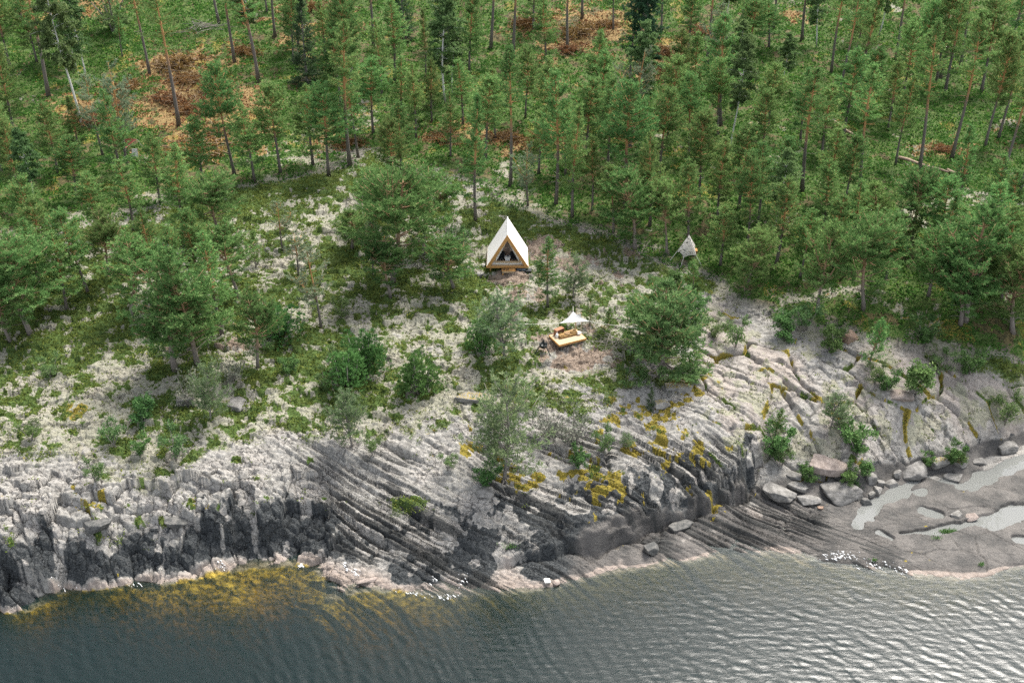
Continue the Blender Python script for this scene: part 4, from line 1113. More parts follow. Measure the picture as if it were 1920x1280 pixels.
# step in front
sg = ground_z(TM[0], TM[1] - .7)
st = thing("step_bench", "small orange wooden step bench in front of the A-frame tent", "step", (TM[0] + .1, TM[1] - .42, sg - .05))
sh = ZF - sg - .12
m = MB()
for k in range(3): m.box((0, -.2 + .17 * k, sh), (1.25, .14, .05))
m.build("tread", M_WOOD, st)
m = MB(); m.box((0, -.25, sh - .11), (1.15, .04, .15)); m.build("apron", M_WOOD2, st)
for s in (-1, 1):
    for yy in (-.22, .12):
        m = MB(); m.box((s * .52, yy, (sh - .03) / 2), (.09, .09, sh - .03)); m.build("leg", M_WOOD, st)
for k, (xx, nm) in enumerate(((-.42, 'pair of dark shoes at the left end of the step bench'), (-.08, 'pair of dark shoes in the middle of the step bench'))):
    sho = thing("shoes", nm, "shoes", (TM[0] + .1 + xx, TM[1] - .47, sg - .05 + sh + .025), .1)
    for s in (-1, 1):
        m = MB(); m.lathe([(.02, .0), (.05, .005), (.052, .05), (.03, .085)], 10)
        m.v = [(a * .85 + s * .065, b * 2.4, c) for a, b, c in m.v]
        m.build("shoe", M_CHAIR, sho, True)
# furniture inside the tent
def lounge_chair(x, y, rz, lab):
    c = thing("lounge_chair", lab, "chair", (TM[0] + x, TM[1] + y, ZF), rz, "chairs inside the tent")
    m = MB()
    prof = []
    for k in range(9):
        a = math.pi * (k / 8) ; m.bar((math.cos(a) * .3, -.02 + math.sin(a) * .26, .42), (math.cos(a) * .38, .04 + math.sin(a) * .34, .95), .16, .05)
    m.build("backrest", M_CHAIR, c)
    m = MB(); m.lathe([(.05, .40), (.29, .40), (.31, .44), (.27, .48), (.05, .49)], 16); m.build("seat", M_CHAIR, c, True)
    for a in range(4):
        t = a * math.pi / 2 + .78
        m = MB(); m.tube([(math.cos(t) * .18, math.sin(t) * .18, .40), (math.cos(t) * .30, math.sin(t) * .30, .0)], .018, 6); m.build("leg", M_WHITE, c)
lounge_chair(-.62, .85, .45, "dark lounge chair left of the white table in the A-frame tent")
lounge_chair(.62, .85, -.45, "dark lounge chair right of the white table in the A-frame tent")
tb = thing("side_table", "small white table between two dark chairs in the A-frame tent", "table", (TM[0], TM[1] + .72, ZF))
m = MB(); m.box((0, 0, .62), (.55, .45, .05)); m.build("tabletop", M_WHITE, tb)
m = MB(); m.box((0, 0, .32), (.44, .34, .52)); m.build("cabinet", M_WHITE, tb)
for sx_ in (-1, 1):
    for sy_ in (-1, 1):
        m = MB(); m.box((sx_ * .19, sy_ * .14, .03), (.05, .05, .06)); m.build("leg", M_WHITE, tb)
cnd = MB(); cnd.lathe([(.05, 0), (.06, .02), (.055, .14), (.02, .17), (.018, .26)], 10)
bt = tag(cnd.build("bottle", M_NAVY, None, True), "dark bottle on the white table in the A-frame tent", "bottle"); bt.location = (TM[0] + .05, TM[1] + .7, ZF + .646)
# crates beside the stilts
def bin_(x, y, sx_, sy_, sz_, lab, mat):
    z = ground_z(TM[0] + x, TM[1] + y)
    b = thing("storage_box", lab, "box", (TM[0] + x, TM[1] + y, z - .03), .05)
    m = MB()
    vs = [(i * a, j * b_, k) for k, a, b_ in ((0, sx_ / 2 * .9, sy_ / 2 * .9), (sz_, sx_ / 2, sy_ / 2)) for i, j in ((-1, -1), (1, -1), (1, 1), (-1, 1))]
    m.add(vs, [(3, 2, 1, 0), (4, 5, 6, 7), (0, 1, 5, 4), (1, 2, 6, 5), (2, 3, 7, 6), (3, 0, 4, 7)])
    m.build("tub", mat, b)
    m = MB(); m.box((0, 0, sz_ + .02), (sx_ + .06, sy_ + .06, .045)); m.build("lid", mat, b)
bin_(1.25, -.2, .75, .45, .3, "dark blue storage box under the right front of the A-frame tent", M_NAVY)
bin_(1.95, -.15, .5, .5, .36, "black storage box at the right front corner of the A-frame tent", M_BLACK)

# --- deck with sail
dk = [ground_at(*p) for p in ((1032, 630), (1048, 650), (1098, 637), (1082, 620))]
dz = max(p[2] for p in dk) + .12
dkp = [at(u, v, dz) for u, v in ((1031, 628), (1048, 647), (1098, 633.5), (1080, 617))]
dc = sum(dkp) / 4
ex = (dkp[2] - dkp[1] + dkp[3] - dkp[0]) / 2; ey = (dkp[0] - dkp[1] + dkp[3] - dkp[2]) / 2
dw, dl = np.linalg.norm(ex), np.linalg.norm(ey)
dr = math.atan2(ex[1], ex[0])
print("deck", dw, dl, math.degrees(dr))
deck = thing("wooden_deck", "small orange wooden deck standing on the bare ground under the white sail", "deck", tuple(dc), dr)
m = MB(); nbd = 14
for k in range(nbd): m.box((0, -dl / 2 + dl * (k + .5) / nbd, -.02), (dw, dl / nbd - .012, .04))
m.build("deck_boards", M_WOOD2, deck)
m = MB(); m.box((0, -dl / 2 - .02, -.09), (dw + .08, .04, .18)); m.box((0, dl / 2 + .02, -.09), (dw + .08, .04, .18)); m.box((-dw / 2 - .02, 0, -.09), (.04, dl - .004, .18)); m.box((dw / 2 + .02, 0, -.09), (.04, dl - .004, .18))
m.build("rim_joist", M_WOOD, deck)
for sx_ in (-1, 1):
    for sy_ in (-1, 1):
        lx, ly = sx_ * (dw / 2 - .15), sy_ * (dl / 2 - .15)
        gx, gy = dc[0] + lx * math.cos(dr) - ly * math.sin(dr), dc[1] + lx * math.sin(dr) + ly * math.cos(dr)
        gz = ground_z(gx, gy) - dz - .15
        m = MB(); m.box((lx, ly, (gz - .042) / 2), (.1, .1, abs(gz) - .042)); m.build("post", M_BLACK, deck)
def on_deck(x, y): return (dc[0] + x * math.cos(dr) - y * math.sin(dr), dc[1] + x * math.sin(dr) + y * math.cos(dr), dz + .001)
wb = thing("wicker_bench", "long low brown wicker bench on the wooden deck", "bench", on_deck(.1, .25), dr)
m = MB(); m.box((0, 0, .09), (1.75, .70, .14)); m.box((-.8, .0, .20), (.1, .66, .1)); m.box((.8, .0, .20), (.1, .66, .1)); m.build("wicker_frame", M_WICKER, wb)
for k in range(3):
    m = MB(); m.lathe([(.05, 0), (.24, .01), (.27, .06), (.22, .12), (.04, .13)], 12); m.v = [(a * 1.0 - .55 + .55 * k, b * .95 - .02, c * .6 + .162) for a, b, c in m.v]; m.build("cushion", M_WICKER if k != 1 else M_CUSHION, wb, True)
ct = thing("wooden_crate", "reddish brown open crate behind the wicker bench on the deck", "crate", on_deck(-.45, dl / 2 - .16), dr + .25)
m = MB(); m.box((0, 0, .52), (.85, .42, .04)); m.box((-.41, 0, .25), (.03, .42, .5)); m.box((.41, 0, .25), (.03, .42, .5)); m.box((0, .2, .25), (.79, .03, .5)); m.build("crate_body", M_DARKWOOD, ct)
m = MB(); m.box((0, .02, .27), (.785, .34, .03)); m.build("shelf", M_DARKWOOD, ct)
ln_ = thing("lantern", "white lantern at the left back corner of the wooden deck", "lantern", on_deck(-dw / 2 + .38, dl / 2 - .62), dr)
m = MB(); m.lathe([(.11, 0), (.13, .02), (.12, .3), (.07, .37), (.02, .42)], 12); m.build("housing", M_WHITE, ln_, True)
m = MB(); m.tube([(-.1, 0, .35), (-.07, 0, .5), (.07, 0, .5), (.1, 0, .35)], .012, 5); m.build("handle", M_WHITE, ln_)
pot = thing("white_basin", "white basin at the right end of the wooden deck", "basin", on_deck(dw / 2 - .22, -.05), 0)
m = MB(); m.lathe([(.1, 0), (.19, .1), (.22, .2), (.2, .2), (.17, .1), (.05, .03)], 14); m.build("bowl", M_WHITE, pot, True)
m = MB(); m.lathe([(.09, -.0), (.12, .0), (.1, .03)], 12); m.build("foot_ring", M_WHITE, pot)
# sail
sz_ = dz + 2.15
S = [at(1074.5, 583.5, sz_ + .7), at(1049, 606, sz_), at(1105.5, 602, sz_ - .05)]
sail = thing("shade_sail", "white triangular shade sail hung above the wooden deck", "sail", tuple(sum(S) / 3))
so = np.array(sail.location)
n = 16; vs, fs, ix_ = [], [], {}
for i in range(n + 1):
    for j in range(n + 1 - i):
        a, b = i / n, j / n; c = 1 - a - b
        p = S[0] * a + S[1] * b + S[2] * c
        ctr = sum(S) / 3
        pull = .55 * (4 * a * b * (c < .5) * (1 - c) ** 3 + 4 * b * c * (1 - a) ** 3 * .55 + 4 * a * c * (1 - b) ** 3) / 1.6
        p = p + (ctr - p) * min(.6, pull * .6) - np.array([0, 0, .16 * 27 * a * b * c * .5])
        ix_[i, j] = len(vs); vs.append(tuple(p - so))
for i in range(n):
    for j in range(n - i):
        fs.append((ix_[i, j], ix_[i + 1, j], ix_[i, j + 1]))
        if j < n - i - 1: fs.append((ix_[i + 1, j], ix_[i + 1, j + 1], ix_[i, j + 1]))
k = len(vs)
vs += [(a, b, c - .012) for a, b, c in vs]; fs += [tuple(k + q for q in reversed(f)) for f in fs]
m = MB(); m.add(vs, fs); m.build("sail_cloth", M_CANVAS, sail, True)
def rope(p, q, sag=.1):
    p, q = np.array(p), np.array(q)
    m = MB(); m.tube([tuple(p + (q - p) * t - so - np.array([0, 0, sag * 4 * t * (1 - t)])) for t in np.linspace(0, 1, 8)], .018, 5); m.build("rope", M_ROPE, sail)
yp = ground_at(945, 672); rope(S[1], (yp[0], yp[1], S[1][2] + .15))
bp = ground_at(1240, 702); rope(S[2], (bp[0] - .05, bp[1], S[2][2] + .2), .15)
tp = ground_at(1075, 560); rope(S[0], (tp[0], tp[1], tp[2] + height_for(tp, 571)), .05)
px_ = on_deck(dw / 2 - .28, .42)
pole = thing("sail_pole", "pale wooden pole holding up the white shade sail", "pole", px_)
m = MB(); m.tube([(0, 0, 0), (.02, 0, 1.2), (0, .02, 2.2)], .035, 8); m.build("shaft", M_WOOD2, pole)
m = MB(); m.lathe([(.09, 0), (.1, .03), (.05, .05)], 10); m.build("foot", M_BLACK, pole)
tw = thing("hanging_cloth", "white cloth hanging beside the pole at the right of the deck", "cloth", on_deck(dw / 2 + .02, .5), dr)
m = MB(); vs, fs = [], []
for j in range(9):
    for i in range(7): vs.append((-.23 + .46 * i / 6, .035 * math.sin(i * 1.9 + j * .3), .62 + 1.05 * j / 8))
kk = len(vs); vs += [(a, b + .012, c) for a, b, c in vs]
for j in range(8):
    for i in range(6):
        q = (j * 7 + i, j * 7 + i + 1, (j + 1) * 7 + i + 1, (j + 1) * 7 + i); fs += [q, tuple(kk + a for a in reversed(q))]
m.add(vs, fs); m.build("fabric", M_WHITE, tw, True)
m = MB(); m.tube([(-.32, 0, 1.68), (.32, 0, 1.68)], .02, 6); m.build("rail", M_WOOD2, tw)
for s in (-1, 1):
    m = MB(); m.tube([(s * .3, .02, -.35), (s * .3, .02, 1.70)], .022, 6); m.build("stand_leg", M_WOOD2, tw)

# --- tripod with cauldron
c0_ = ground_at(1018.5, 667)
f_ = [ground_at(1001.8, 671), ground_at(1034, 677), ground_at(1021, 661)]
ap = np.array([c0_[0], c0_[1], 0]); ap[2] = c0_[2] + height_for(c0_, 640)
tri = thing("cooking_tripod", "black iron cooking tripod with spread legs on the bare ground", "tripod", tuple(c0_))
for p in f_:
    m = MB(); q = p - c0_; q[2] -= .05; m.tube([tuple(q), tuple(ap - c0_ + np.array([0, 0, .08]))], .05, 6); m.build("leg", M_BLACK, tri)
m = MB(); m.lathe([(.05, -.02), (.08, 0), (.08, .12), (.03, .16)], 10); m.v = [(a, b, c + ap[2] - c0_[2]) for a, b, c in m.v]; m.build("apex_ring", M_BLACK, tri)
zc = c0_[2] + .62
cd = thing("cauldron", "round black cauldron hanging from the iron tripod", "cauldron", (c0_[0], c0_[1], zc))
m = MB(); m.lathe([(.05, -.26), (.2, -.24), (.32, -.1), (.345, .06), (.36, .1), (.32, .1), (.3, .04), (.12, -.1)], 18); m.build("bowl", M_BLACK, cd, True)
m = MB(); m.tube([(-.33, 0, .08), (-.27, 0, .4), (0, 0, .58), (.27, 0, .4), (.33, 0, .08)], .014, 6); m.build("bail_handle", M_BLACK, cd)
m = MB(); m.tube([(0, 0, .58), (0, 0, ap[2] - zc)], .025, 6); m.build("chain", M_BLACK, cd)

# --- pyramid tarp shelter in the wood
q0 = ground_at(1289, 489)
pz = q0[2] + .45
PT = [at(1269, 472, pz + .55), at(1281.5, 483.5, pz), at(1306, 480, pz + .05)]
apx = np.array(at(1292, 440, q0[2] + 2.95))
mid = (PT[0] + PT[2]) / 2
PT.append(np.array([PT[2][0] + .1, PT[2][1] + 1.7, pz + .4]))
tarp = thing("pyramid_tarp", "greyish white pyramid tarp shelter with dark blotches under the dense pines", "tarp", tuple(q0))
def blotched_cloth():
    t = NT("blotched_tarp")
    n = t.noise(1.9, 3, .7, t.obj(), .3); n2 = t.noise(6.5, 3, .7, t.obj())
    f = t.math('MULTIPLY', t.ss(n, .47, .54), t.ss(n2, .52, .58))  # irregular dark blotches on the pale cloth, from two noise masks
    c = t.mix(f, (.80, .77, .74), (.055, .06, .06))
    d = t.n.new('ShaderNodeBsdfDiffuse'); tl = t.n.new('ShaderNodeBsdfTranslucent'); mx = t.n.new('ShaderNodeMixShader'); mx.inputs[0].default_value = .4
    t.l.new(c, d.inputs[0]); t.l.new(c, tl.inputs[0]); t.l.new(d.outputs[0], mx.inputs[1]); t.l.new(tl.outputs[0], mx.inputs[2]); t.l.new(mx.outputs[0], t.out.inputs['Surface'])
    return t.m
M_TARP = blotched_cloth()
m = MB()
for a, b in ((0, 1), (1, 2), (2, 3), (3, 0)):
    vs, fs, ix_ = [], [], {}
    n = 8
    for i in range(n + 1):
        for j in range(n + 1 - i):
            x_, y_ = i / n, j / n; z_ = 1 - x_ - y_
            p = apx * x_ + PT[a] * y_ + PT[b] * z_
            ctr = (apx + PT[a] + PT[b]) / 3; inw = np.array([apx[0], (PT[0][1] + PT[2][1]) / 2 + .3, p[2]])
            p = p + (inw - p) * .05 * 16 * (y_ * z_) * (.4 + .6 * (1 - x_)) * .5 + np.array([0, 0, .16 * 4 * y_ * z_ * (1 - x_)])
            ix_[i, j] = len(vs); vs.append(tuple(p - q0))
    for i in range(n):
        for j in range(n - i):
            fs.append((ix_[i, j], ix_[i + 1, j], ix_[i, j + 1]))
            if j < n - i - 1: fs.append((ix_[i + 1, j], ix_[i + 1, j + 1], ix_[i, j + 1]))
    m.add(vs, fs)
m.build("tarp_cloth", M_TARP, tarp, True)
for p, dx, dy in ((PT[0], -.7, -.2), (PT[1], -.35, -.8), (PT[2], .5, -.4)):
    e = np.array([p[0] + dx, p[1] + dy, 0]); e[2] = ground_z(e[0], e[1])
    m = MB(); m.tube([tuple(p - q0), tuple(e - q0)], .022, 5); m.build("guy_line", M_ROPE, tarp)
bx = thing("wooden_bench", "small brown wooden bench under the pyramid tarp shelter", "bench", (q0[0] + .35, q0[1] + .9, q0[2]))
m = MB(); m.box((0, 0, .42), (1.3, .6, .06)); m.build("seat", M_WOOD, bx)
m = MB(); m.box((0, -.26, .24), (1.2, .04, .28)); m.build("apron", M_DARKWOOD, bx)
for s in (-1, 1):
    m = MB(); m.box((s * .55, 0, .19), (.07, .5, .39)); m.build("leg", M_DARKWOOD, bx)

# --- red tarp and white sheet at the upper left
r0_ = ground_at(238, 282)
rt = thing("red_tarp", "faded red tarp slung over a ridge rope among the left pines", "tarp", tuple(r0_))
RP = [at(217, 273, r0_[2] + .55) - r0_, at(236, 276.5, r0_[2] + .45) - r0_, at(257, 262, r0_[2] + 1.0) - r0_, at(233, 259, r0_[2] + 1.45) - r0_]
m = MB(); vs, fs = [], []
for j in range(9):
    for i in range(9):
        a, b = i / 8, j / 8
        p = (RP[0] * (1 - a) + RP[1] * a) * (1 - b) + (RP[3] * (1 - a) + RP[2] * a) * b
        p = p - np.array([0, 0, .2 * math.sin(math.pi * a) * math.sin(math.pi * b)]) + np.array([0, 0, .05 * math.sin(a * 11 + b * 5)])
        vs.append(tuple(p))
kk = len(vs); vs += [(a, b, c - .012) for a, b, c in vs]
for j in range(8):
    for i in range(8):
        q = (j * 9 + i, j * 9 + i + 1, (j + 1) * 9 + i + 1, (j + 1) * 9 + i); fs += [q, tuple(kk + x_ for x_ in reversed(q))]
m.add(vs, fs); m.build("tarp_cloth", M_RED, rt, True)
for p in RP:
    e = p * 1.35; e[2] = ground_z(e[0] + r0_[0], e[1] + r0_[1]) - r0_[2]
    m = MB(); m.tube([tuple(p), tuple(e)], .02, 5); m.build("guy_line", M_ROPE, rt)
w0 = ground_at(254, 298)
ws = thing("canvas_screen", "small white canvas screen standing below the faded red tarp", "screen", tuple(w0), -.25)
m = MB(); vs = [(-.42, 0, .15), (.42, .03, .1), (.36, .15, 1.05), (-.3, .12, .95)]; vs += [(a, b + .02, c) for a, b, c in vs]
m.add(vs, [(0, 1, 2, 3), (7, 6, 5, 4), (0, 4, 5, 1), (1, 5, 6, 2), (2, 6, 7, 3), (3, 7, 4, 0)]); m.build("cloth_panel", M_CANVAS, ws)
for s, hh in ((-.38, 1.0), (.42, 1.1)):
    m = MB(); m.tube([(s, .03, -.1), (s * .9, .13, hh)], .025, 6); m.build("stake", M_WOOD2, ws)

# ------------------------------------------------------------------ boulders
def stone_material(name, a, b, mossy=False):
    t = NT(name)
    n = t.noise(2.4, 5, .65); nf = t.noise(9, 5, .7); nx = t.noise(26, 3, .6)
    c = t.mix(t.ss(n, .35, .65), a, b)
    c = t.mix(t.math('MULTIPLY', t.ss(nf, .52, .66), .5), c, tuple(x * .4 for x in a))
    c = t.mix(t.math('MULTIPLY', t.ss(nx, .58, .7), .5), c, (.33, .32, .295))
    if mossy:
        g = t.n.new("ShaderNodeNewGeometry"); sp = t.n.new("ShaderNodeSeparateXYZ"); t.l.new(g.outputs['Normal'], sp.inputs[0])
        f = t.ss(t.math('ADD', t.math('MULTIPLY', sp.outputs[2], .5), nf), .95, 1.1)
        c = t.mix(f, c, t.mix(nf, (.12, .09, .015), (.36, .26, .03)))
    t.principled(c, .88, .2, t.bump(t.math('ADD', nf, t.math('MULTIPLY', nx, .3)), .6, .06))
    return t.m
M_STONE = stone_material("granite", (.125, .12, .11), (.235, .225, .21))
M_STONE_PINK = stone_material("pink_granite", (.19, .155, .135), (.30, .25, .22))
M_STONE_DARK = stone_material("dark_wet_stone", (.06, .062, .06), (.14, .135, .125))
M_STONE_MOSS = stone_material("mossy_granite", (.14, .135, .125), (.25, .24, .22), True)
M_STONE_BROWN = stone_material("brown_stone", (.17, .11, .075), (.28, .20, .15))
M_STONE_WHITE = stone_material("pale_quartz", (.55, .52, .48), (.74, .72, .68))

def boulder(name, size, seed, mat, rounding=.12):
    rng = np.random.default_rng(seed)
    bm = bmesh.new(); bmesh.ops.create_icosphere(bm, subdivisions=5, radius=1.0)
    V = np.array([v.co[:] for v in bm.verts])
    N = unit(rng, 15); N[:6] = [(1, 0, 0), (-1, 0, 0), (0, 1, 0), (0, -1, 0), (0, 0, 1), (0, 0, -1)]
    N[:6] += rng.normal(size=(6, 3)) * .22; N /= np.linalg.norm(N, axis=1, keepdims=True)
    O = .72 + .35 * rng.random(15)
    dd = V @ N.T
    r = np.where(dd > .05, O[None] / np.maximum(dd, .05), 9)
    kx = 26.0
    rr = -np.log(np.exp(-kx * r).sum(1)) / kx
    rr = rr * (1 - rounding) + rounding * .9
    rr += .05 * fbm(V[:, 0] * 2.2 + seed, V[:, 1] * 2.2 + V[:, 2] * 1.7, seed, 4)
    P = V * rr[:, None] * (np.array(size) / 2)
    for v, p in zip(bm.verts, P): v.co = p
    me = bpy.data.meshes.new(name); bm.to_mesh(me); bm.free(); me.materials.append(mat)
    me.polygons.foreach_set("use_smooth", np.full(len(me.polygons), True))
    return me

# (u, v of the middle, width px, height px, spin, material, label)
BOULD = [(1461, 917, 70, 40, -.7, M_STONE, "long tilted layered slab, leftmost of the inlet boulders"), (1495, 908, 46, 26, -.3, M_STONE, "grey angular boulder between the tilted slab and the square block"),
 (1517, 930, 44, 30, .2, M_STONE, "square pale block right of the tilted slab at the inlet"), (1578, 911, 84, 52, .15, M_STONE, "largest flat topped boulder at the inlet"),
 (1551, 868, 76, 42, -.1, M_STONE_PINK, "broad pinkish boulder behind the largest inlet boulder"), (1490, 887, 32, 18, -.4, M_STONE, "small flat boulder behind the tilted slab"),
 (1633, 894, 27, 26, .3, M_STONE, "round grey boulder right of the largest inlet boulder"), (1650, 904, 19, 18, 0, M_STONE, "small boulder squeezed between two round inlet boulders"),
 (1669, 907, 24, 20, .5, M_STONE, "rounded boulder at the right end of the small boulder row"), (1682, 885, 20, 20, .9, M_STONE, "grey boulder at the head of the narrow water channel"),
 (1623, 934, 23, 22, .2, M_STONE_DARK, "dark wet boulder at the left tip of the pool"), (1634, 925, 15, 13, .6, M_STONE, "smallest grey stone behind the dark wet boulder"),
 (1645, 919, 19, 18, .8, M_STONE, "grey stone leaning on the small boulder row"), (1612, 926, 13, 11, .1, M_STONE_DARK, "small dark stone below the largest inlet boulder"),
 (1716, 878, 54, 36, .1, M_STONE, "big blocky boulder where the bedrock meets the shelf"), (1754, 897, 24, 14, .4, M_STONE, "low grey stone below the blocky boulder"),
 (1786, 894, 38, 20, -.2, M_STONE, "long low boulder on the pool bank"), (1759, 862, 40, 26, .3, M_STONE_MOSS, "mossy boulder above the pool bank"), (1800, 862, 34, 22, .7, M_STONE_MOSS, "mossy boulder left of the green pool shrubs"),
 (1835, 862, 34, 20, .2, M_STONE, "grey boulder at the top end of the pool channel"), (1890, 832, 40, 30, .2, M_STONE, "grey boulder near the right picture edge above the channel"), (1540, 947, 12, 10, .1, M_STONE_BROWN, "tiny rusty stone beside the square pale block"),
 (1823, 965, 26, 16, .1, M_STONE_PINK, "pinkish block at the right tip of the dark rock island"), (1795, 962, 26, 16, .5, M_STONE, "grey block near the right tip of the dark rock island"), (1512, 868, 26, 18, .5, M_STONE, "weathered stone left of the broad pinkish boulder"),
 (909, 924, 40, 26, .1, M_STONE, "rounded grey boulder below the broad shore pine"), (1223, 1021, 30, 36, .3, M_STONE_DARK, "upright dark boulder alone on the smooth shelf"), (1278, 980, 60, 22, .5, M_STONE_DARK, "dark boulder tucked under the rock ledge"),
 (1272, 722, 50, 26, .1, M_STONE_MOSS, "moss topped grey slab right of the bushy pine"), (1290, 690, 40, 26, -.3, M_STONE_MOSS, "moss topped slab behind the grey slab by the bushy pine"), (1238, 762, 36, 26, .6, M_STONE_MOSS, "tilted mossy block below the bushy pine"),
 (896, 747, 82, 24, .03, M_STONE_MOSS, "wide flat slab with yellow moss on its top"), (1589, 629, 30, 26, .1, M_STONE_BROWN, "round brown boulder at the forest edge"), (906, 498, 9, 8, .1, M_STONE_WHITE, "small white stone at the left front corner of the A-frame tent"),
 (899, 512, 20, 14, .6, M_STONE, "grey stone left of the A-frame tent stilts"), (345, 748, 34, 30, .2, M_STONE, "cleft grey boulder below the left shore pines"), (1026, 1087, 15, 12, .2, M_STONE_WHITE, "pale quartz stone at the waterline, left of two"), (1043, 1089, 15, 13, .7, M_STONE_PINK, "pinkish stone at the waterline, right of the pale one"),
 (1690, 738, 56, 24, -.5, M_STONE_PINK, "long rounded slab overhanging a dark gap on the right rock"), (1008, 52, 22, 14, .2, M_STONE_DARK, "dark stone in the cleared ground at the top"), (500, 466, 14, 12, .2, M_STONE_DARK, "dark stone beside the upper left pines on lichen"),
 (440, 745, 46, 32, -.3, M_STONE, "pale boulder with deep clefts left of the junipers"), (690, 1085, 40, 12, .3, M_STONE_PINK, "flat pinkish slab at the waterline near the foam"), (838, 990, 34, 16, -.6, M_STONE, "loose layered block on the ribbed slabs"),
 (330, 960, 44, 32, .3, M_STONE_DARK, "dark block wedged in the left cliff"), (190, 985, 50, 36, .8, M_STONE_DARK, "dark jutting block on the far left cliff")]
bitems = []
for k, (u, v, wpx, hpx, rz, mt, lab) in enumerate(BOULD):
    p = ground_at(u, v + hpx * .2)
    dist = p[1] * CF[1] + (p[2] - CAMZ) * CF[2]
    w_ = wpx * dist / FPX
    e_ = hpx * dist / FPX
    dp = math.asin((CAMZ - p[2]) / math.hypot(p[1], CAMZ - p[2]))
    depth = min(w_ * .8, e_ / (math.sin(dp) + .55 * math.cos(dp)) * 1.15); hgt = max(.25, (e_ - depth * math.sin(dp)) / math.cos(dp) * 1.35)
    hgt = min(max(hgt, depth * .45), depth * 1.1)
    o = link("boulder", boulder("boulder", (w_, depth, hgt), 400 + k, mt))
    o.location = (p[0], p[1], p[2] + hgt * .10); o.rotation_euler = (rg.gauss(0, .06), rg.gauss(0, .06), rz)
    tag(o, lab, "boulder", "boulders and loose slabs")

# ------------------------------------------------------------------ brush piles, logs, root plate
def brush(seed, w, d, h, ns, orange=True):
    rng = np.random.default_rng(seed); T, L = MB(), Leaves()
    for k in range(ns):
        c = rng.normal(size=2) * [w * .24, d * .24]; a = rng.random() * 6.28; l_ = (.5 + 1.0 * rng.random()) * min(1.6, w * .5)
        z = h * rng.random() * .8 * max(.1, 1 - np.hypot(c[0] / w, c[1] / d) * 1.6); e = rng.normal() * .25
        dv = np.array([math.cos(a) * math.cos(e), math.sin(a) * math.cos(e), math.sin(e)])
        p = np.array([c[0], c[1], z + .05])
        T.tube([tuple(p - dv * l_), tuple(p + np.array([0, 0, .08])), tuple(p + dv * l_ + rng.normal(size=3) * .12)], [.026, .02, .006], 4)
        if orange:
            m_ = 12
            P = p + dv * (l_ * (rng.random((m_, 1)) * 1.8 - .8))
            tufts(L, rng, P + rng.normal(size=(m_, 3)) * .1, np.repeat(dv[None], m_, 0), 7, .26, .06, .25, .7)
    return T.mesh("sticks", M_BARK_GREY if not orange else M_STICK, True), (L.mesh("dead_needles", M_DRYTWIG, rng) if orange else None)
M_STICK = plain("brown_stick_bark", (.24, .175, .11), .85, .3)
PILES = [(330, 125, 80, 16), (375, 275, 112, 22), (318, 188, 60, 18), (368, 200, 60, 20), (395, 172, 50, 14), (345, 152, 56, 14), (165, 222, 60, 18), (215, 200, 50, 14), (405, 245, 50, 16), (990, 40, 60, 16), (1085, 62, 60, 16), (1130, 45, 46, 14), (1240, 98, 50, 16),
         (1308, 55, 40, 12), (832, 262, 50, 18), (945, 252, 50, 14), (1012, 258, 50, 12), (650, 262, 50, 22), (240, 165, 50, 14), (605, 15, 50, 14), (1065, 92, 46, 14), (1480, 385, 30, 12), (1765, 278, 40, 12), (1225, 130, 50, 14), (455, 95, 46, 14)]
pb = [("orange brown brush pile", u, v, "the biggest orange brush pile" if (u, v) == (375, 275) else None) for u, v, _, _ in PILES]
PB = [brush(500 + k, 3.4, 2.2, 1.0, 46) for k in range(4)]
for k, ((u, v, wpx, hpx), lab) in enumerate(zip(PILES, word_labels(pb))):
    p = ground_at(u, v + hpx * .35); dist = p[1] * CF[1] + (p[2] - CAMZ) * CF[2]
    s_ = wpx * dist / FPX / 3.4
    t_ = thing("brush_pile", lab if (u, v) != (375, 275) else "biggest orange brown brush pile, in the clearing right of the faded red tarp", "brush pile", tuple(p), rg.uniform(0, 6.28), "piles of dead pine branches")
    t_.scale = (s_, s_, min(1.2, max(.6, s_ * .9)))
    a, b = PB[k % 4]
    link("sticks", a, t_); link("dead_needles", b, t_)
for k, (u, v, wpx, lab) in enumerate(((1150, 655, 75, "grey dead fallen branches beside the bushy pine right of the deck"), (380, 62, 60, "grey dead branches on the cleared ground at the upper left"), (800, 492, 30, "grey dead branches left of the A-frame tent"), (1535, 232, 50, "grey fallen branches around the short leaning log"))):
    p = ground_at(u, v); dist = p[1] * CF[1] + (p[2] - CAMZ) * CF[2]; s_ = wpx * dist / FPX / 3.4
    t_ = thing("dead_branches", lab, "branches", tuple(p), k * 1.1)
    t_.scale = (s_, s_, s_)
    link("sticks", brush(520 + k, 3.4, 2.4, 1.0, 34, False)[0], t_)

def log_between(a, b, r, lab, mat):
    p, q = ground_at(*a), ground_at(*b); p[2] += r + .2; q[2] += r + .1
    o = thing("fallen_log", lab, "log", tuple(p), 0)
    n = 7; pts = [tuple((q - p) * t + np.array([0, 0, .06 * math.sin(t * 9)])) for t in np.linspace(0, 1, n)]
    m = MB(); m.tube(pts, [r * (1 - .45 * t) for t in np.linspace(0, 1, n)], 9); m.build("trunk", mat, o, True)
    for k in range(5):
        t = .3 + .65 * k / 5; c = np.array(pts[0]) * (1 - t) + np.array(pts[-1]) * t
        m = MB(); m.tube([tuple(c), tuple(c + np.array([rg.gauss(0, .3), rg.gauss(0, .3), .45 + .3 * rg.random()]))], [.04, .012], 5); m.build("branch_stub", mat, o)
M_LOG = plain("weathered_log", (.30, .22, .16), .85, .3, 5)
log_between((1684, 303), (1776, 331), .2, "long pale fallen log lying in the berry scrub at upper right", M_LOG)
log_between((1562, 241), (1603, 258), .22, "short leaning fallen log among the pines at upper right", M_LOG)
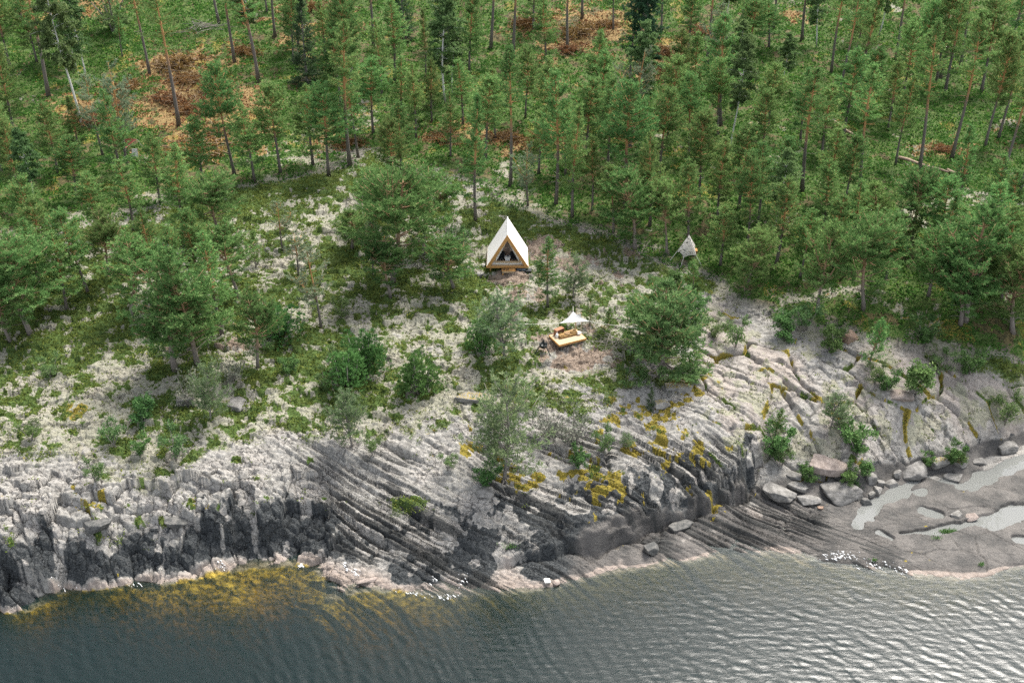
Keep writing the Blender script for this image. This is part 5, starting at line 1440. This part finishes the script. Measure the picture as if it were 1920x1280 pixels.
log_between((1140, 607), (1192, 600), .07, "thin dead stem lying between the sail and the bushy pine", M_BARK_GREY)
rp = ground_at(1797, 346)
root = thing("uprooted_stump", "dark upright root plate of an uprooted tree at upper right", "stump", tuple(rp), .2)
rng_ = np.random.default_rng(9); m = MB()
me = boulder("root_plate", (1.7, .55, 1.9), 77, plain("dark_soil", (.022, .017, .013), .95, .4, 4), .1); o = link("root_plate", me, root); o.location = (0, 0, .75)
for k in range(26):
    a = rng_.random() * 6.28; r1 = .3 + .4 * rng_.random(); r2 = r1 + .3 + .35 * rng_.random(); y_ = rng_.normal() * .18
    m.tube([(math.cos(a) * r1, y_, .8 + math.sin(a) * r1), (math.cos(a) * r2 * .8, y_ - .1, .82 + math.sin(a) * r2 * .8), (math.cos(a + .2) * r2, y_ - .2 + rng_.normal() * .15, .85 + math.sin(a + .2) * r2)], [.05, .035, .01], 5)
m.build("roots", plain("dark_roots", (.05, .038, .03), .9), root)
m = MB(); m.tube([(0, .2, .75), (.3, 1.6, .5), (.5, 3.2, .3)], [.22, .18, .14], 9); m.build("trunk", M_LOG, root, True)
bs = ground_at(1199, 585)
sp_ = thing("broken_birch", "pale broken birch stump left of the bushy pine", "stump", tuple(bs))
m = MB(); m.tube([(0, 0, -.2), (.02, .02, .6), (0, 0, 1.25)], [.16, .13, .11], 9); m.build("trunk", M_BARK_BIRCH, sp_, True)
m = MB(); m.tube([(.02, 0, 1.2), (.06, .0, 1.42)], [.08, .01], 5); m.tube([(-.04, 0, 1.2), (-.07, .03, 1.36)], [.05, .008], 5); m.build("splinters", M_WOOD2, sp_)

# ------------------------------------------------------------------ foam on the shore, grass on the shelf
M_FOAM = plain("foam", (.82, .82, .80), .7, .08)
m = MB(); rf = np.random.default_rng(31)
for u, v, ru, rv, n in ((565, 1061, 6, 5, 26), (647, 1068, 4, 3, 12), (668, 1082, 9, 4, 34), (660, 1078, 8, 2, 14), (416, 1069, 9, 3, 16), (812, 1090, 8, 5, 12), (835, 1120, 22, 3, 26), (868, 1092, 14, 8, 18), (1575, 1045, 26, 7, 60), (1640, 1062, 30, 8, 34), (1692, 1072, 12, 5, 14), (130, 1105, 30, 3, 12), (250, 1097, 20, 3, 10), (780, 1113, 30, 3, 14)):
    for _ in range(n):
        p = at(u + rf.normal() * ru * .6, v + rf.normal() * rv * .6, 0)
        z = max(ground_z(p[0], p[1]), .03); r = .015 + .04 * rf.random() ** 2
        k = len(m.v); a0 = rf.random() * 6.28
        m.lathe([(r, -.02), (r * .95, .02), (r * .5, .05)], 7, (0, 0, 0))
        ca, sa = math.cos(-.75 + rf.normal() * .3), math.sin(-.75 + rf.normal() * .3)
        for q in range(k, len(m.v)):
            a, b, c = m.v[q]; a *= 2.4; b *= .6; m.v[q] = (p[0] + a * ca - b * sa, p[1] + a * sa + b * ca, z + c)
fo = m.build("foam", M_FOAM, None, True); tag(fo, "white foam flecks washed up along the waterline", "foam"); fo['kind'] = 'stuff'
L = Leaves(); rf = np.random.default_rng(33)
for u, v, ru, rv, n in ((1778, 992, 17, 4, 420), (1640, 1048, 6, 2, 60), (1840, 1058, 5, 2, 50), (1755, 1012, 10, 2, 50), (1600, 905, 14, 6, 160), (955, 1046, 16, 4, 90)):
    U, V_ = u + rf.normal(size=n) * ru * .5, v + rf.normal(size=n) * rv * .5
    P = np.array([at(a, b, .4 if v > 930 else 1.0) for a, b in zip(U, V_)]); P[:, 2] = terrain(P[:, 0], P[:, 1])[0]
    d = unit(rf, n) * .5; d[:, 2] = 1; d /= np.linalg.norm(d, axis=1, keepdims=True); d *= (.18 + .2 * rf.random(n))[:, None]
    L.put(P + d * .5, d, np.full(n, .045), rf.random(n))
go = link("grass", L.mesh("grass", M_SHRUB, rf)); tag(go, "bright green grass tufts growing in cracks of the wet shelf", "grass"); go['kind'] = 'stuff'
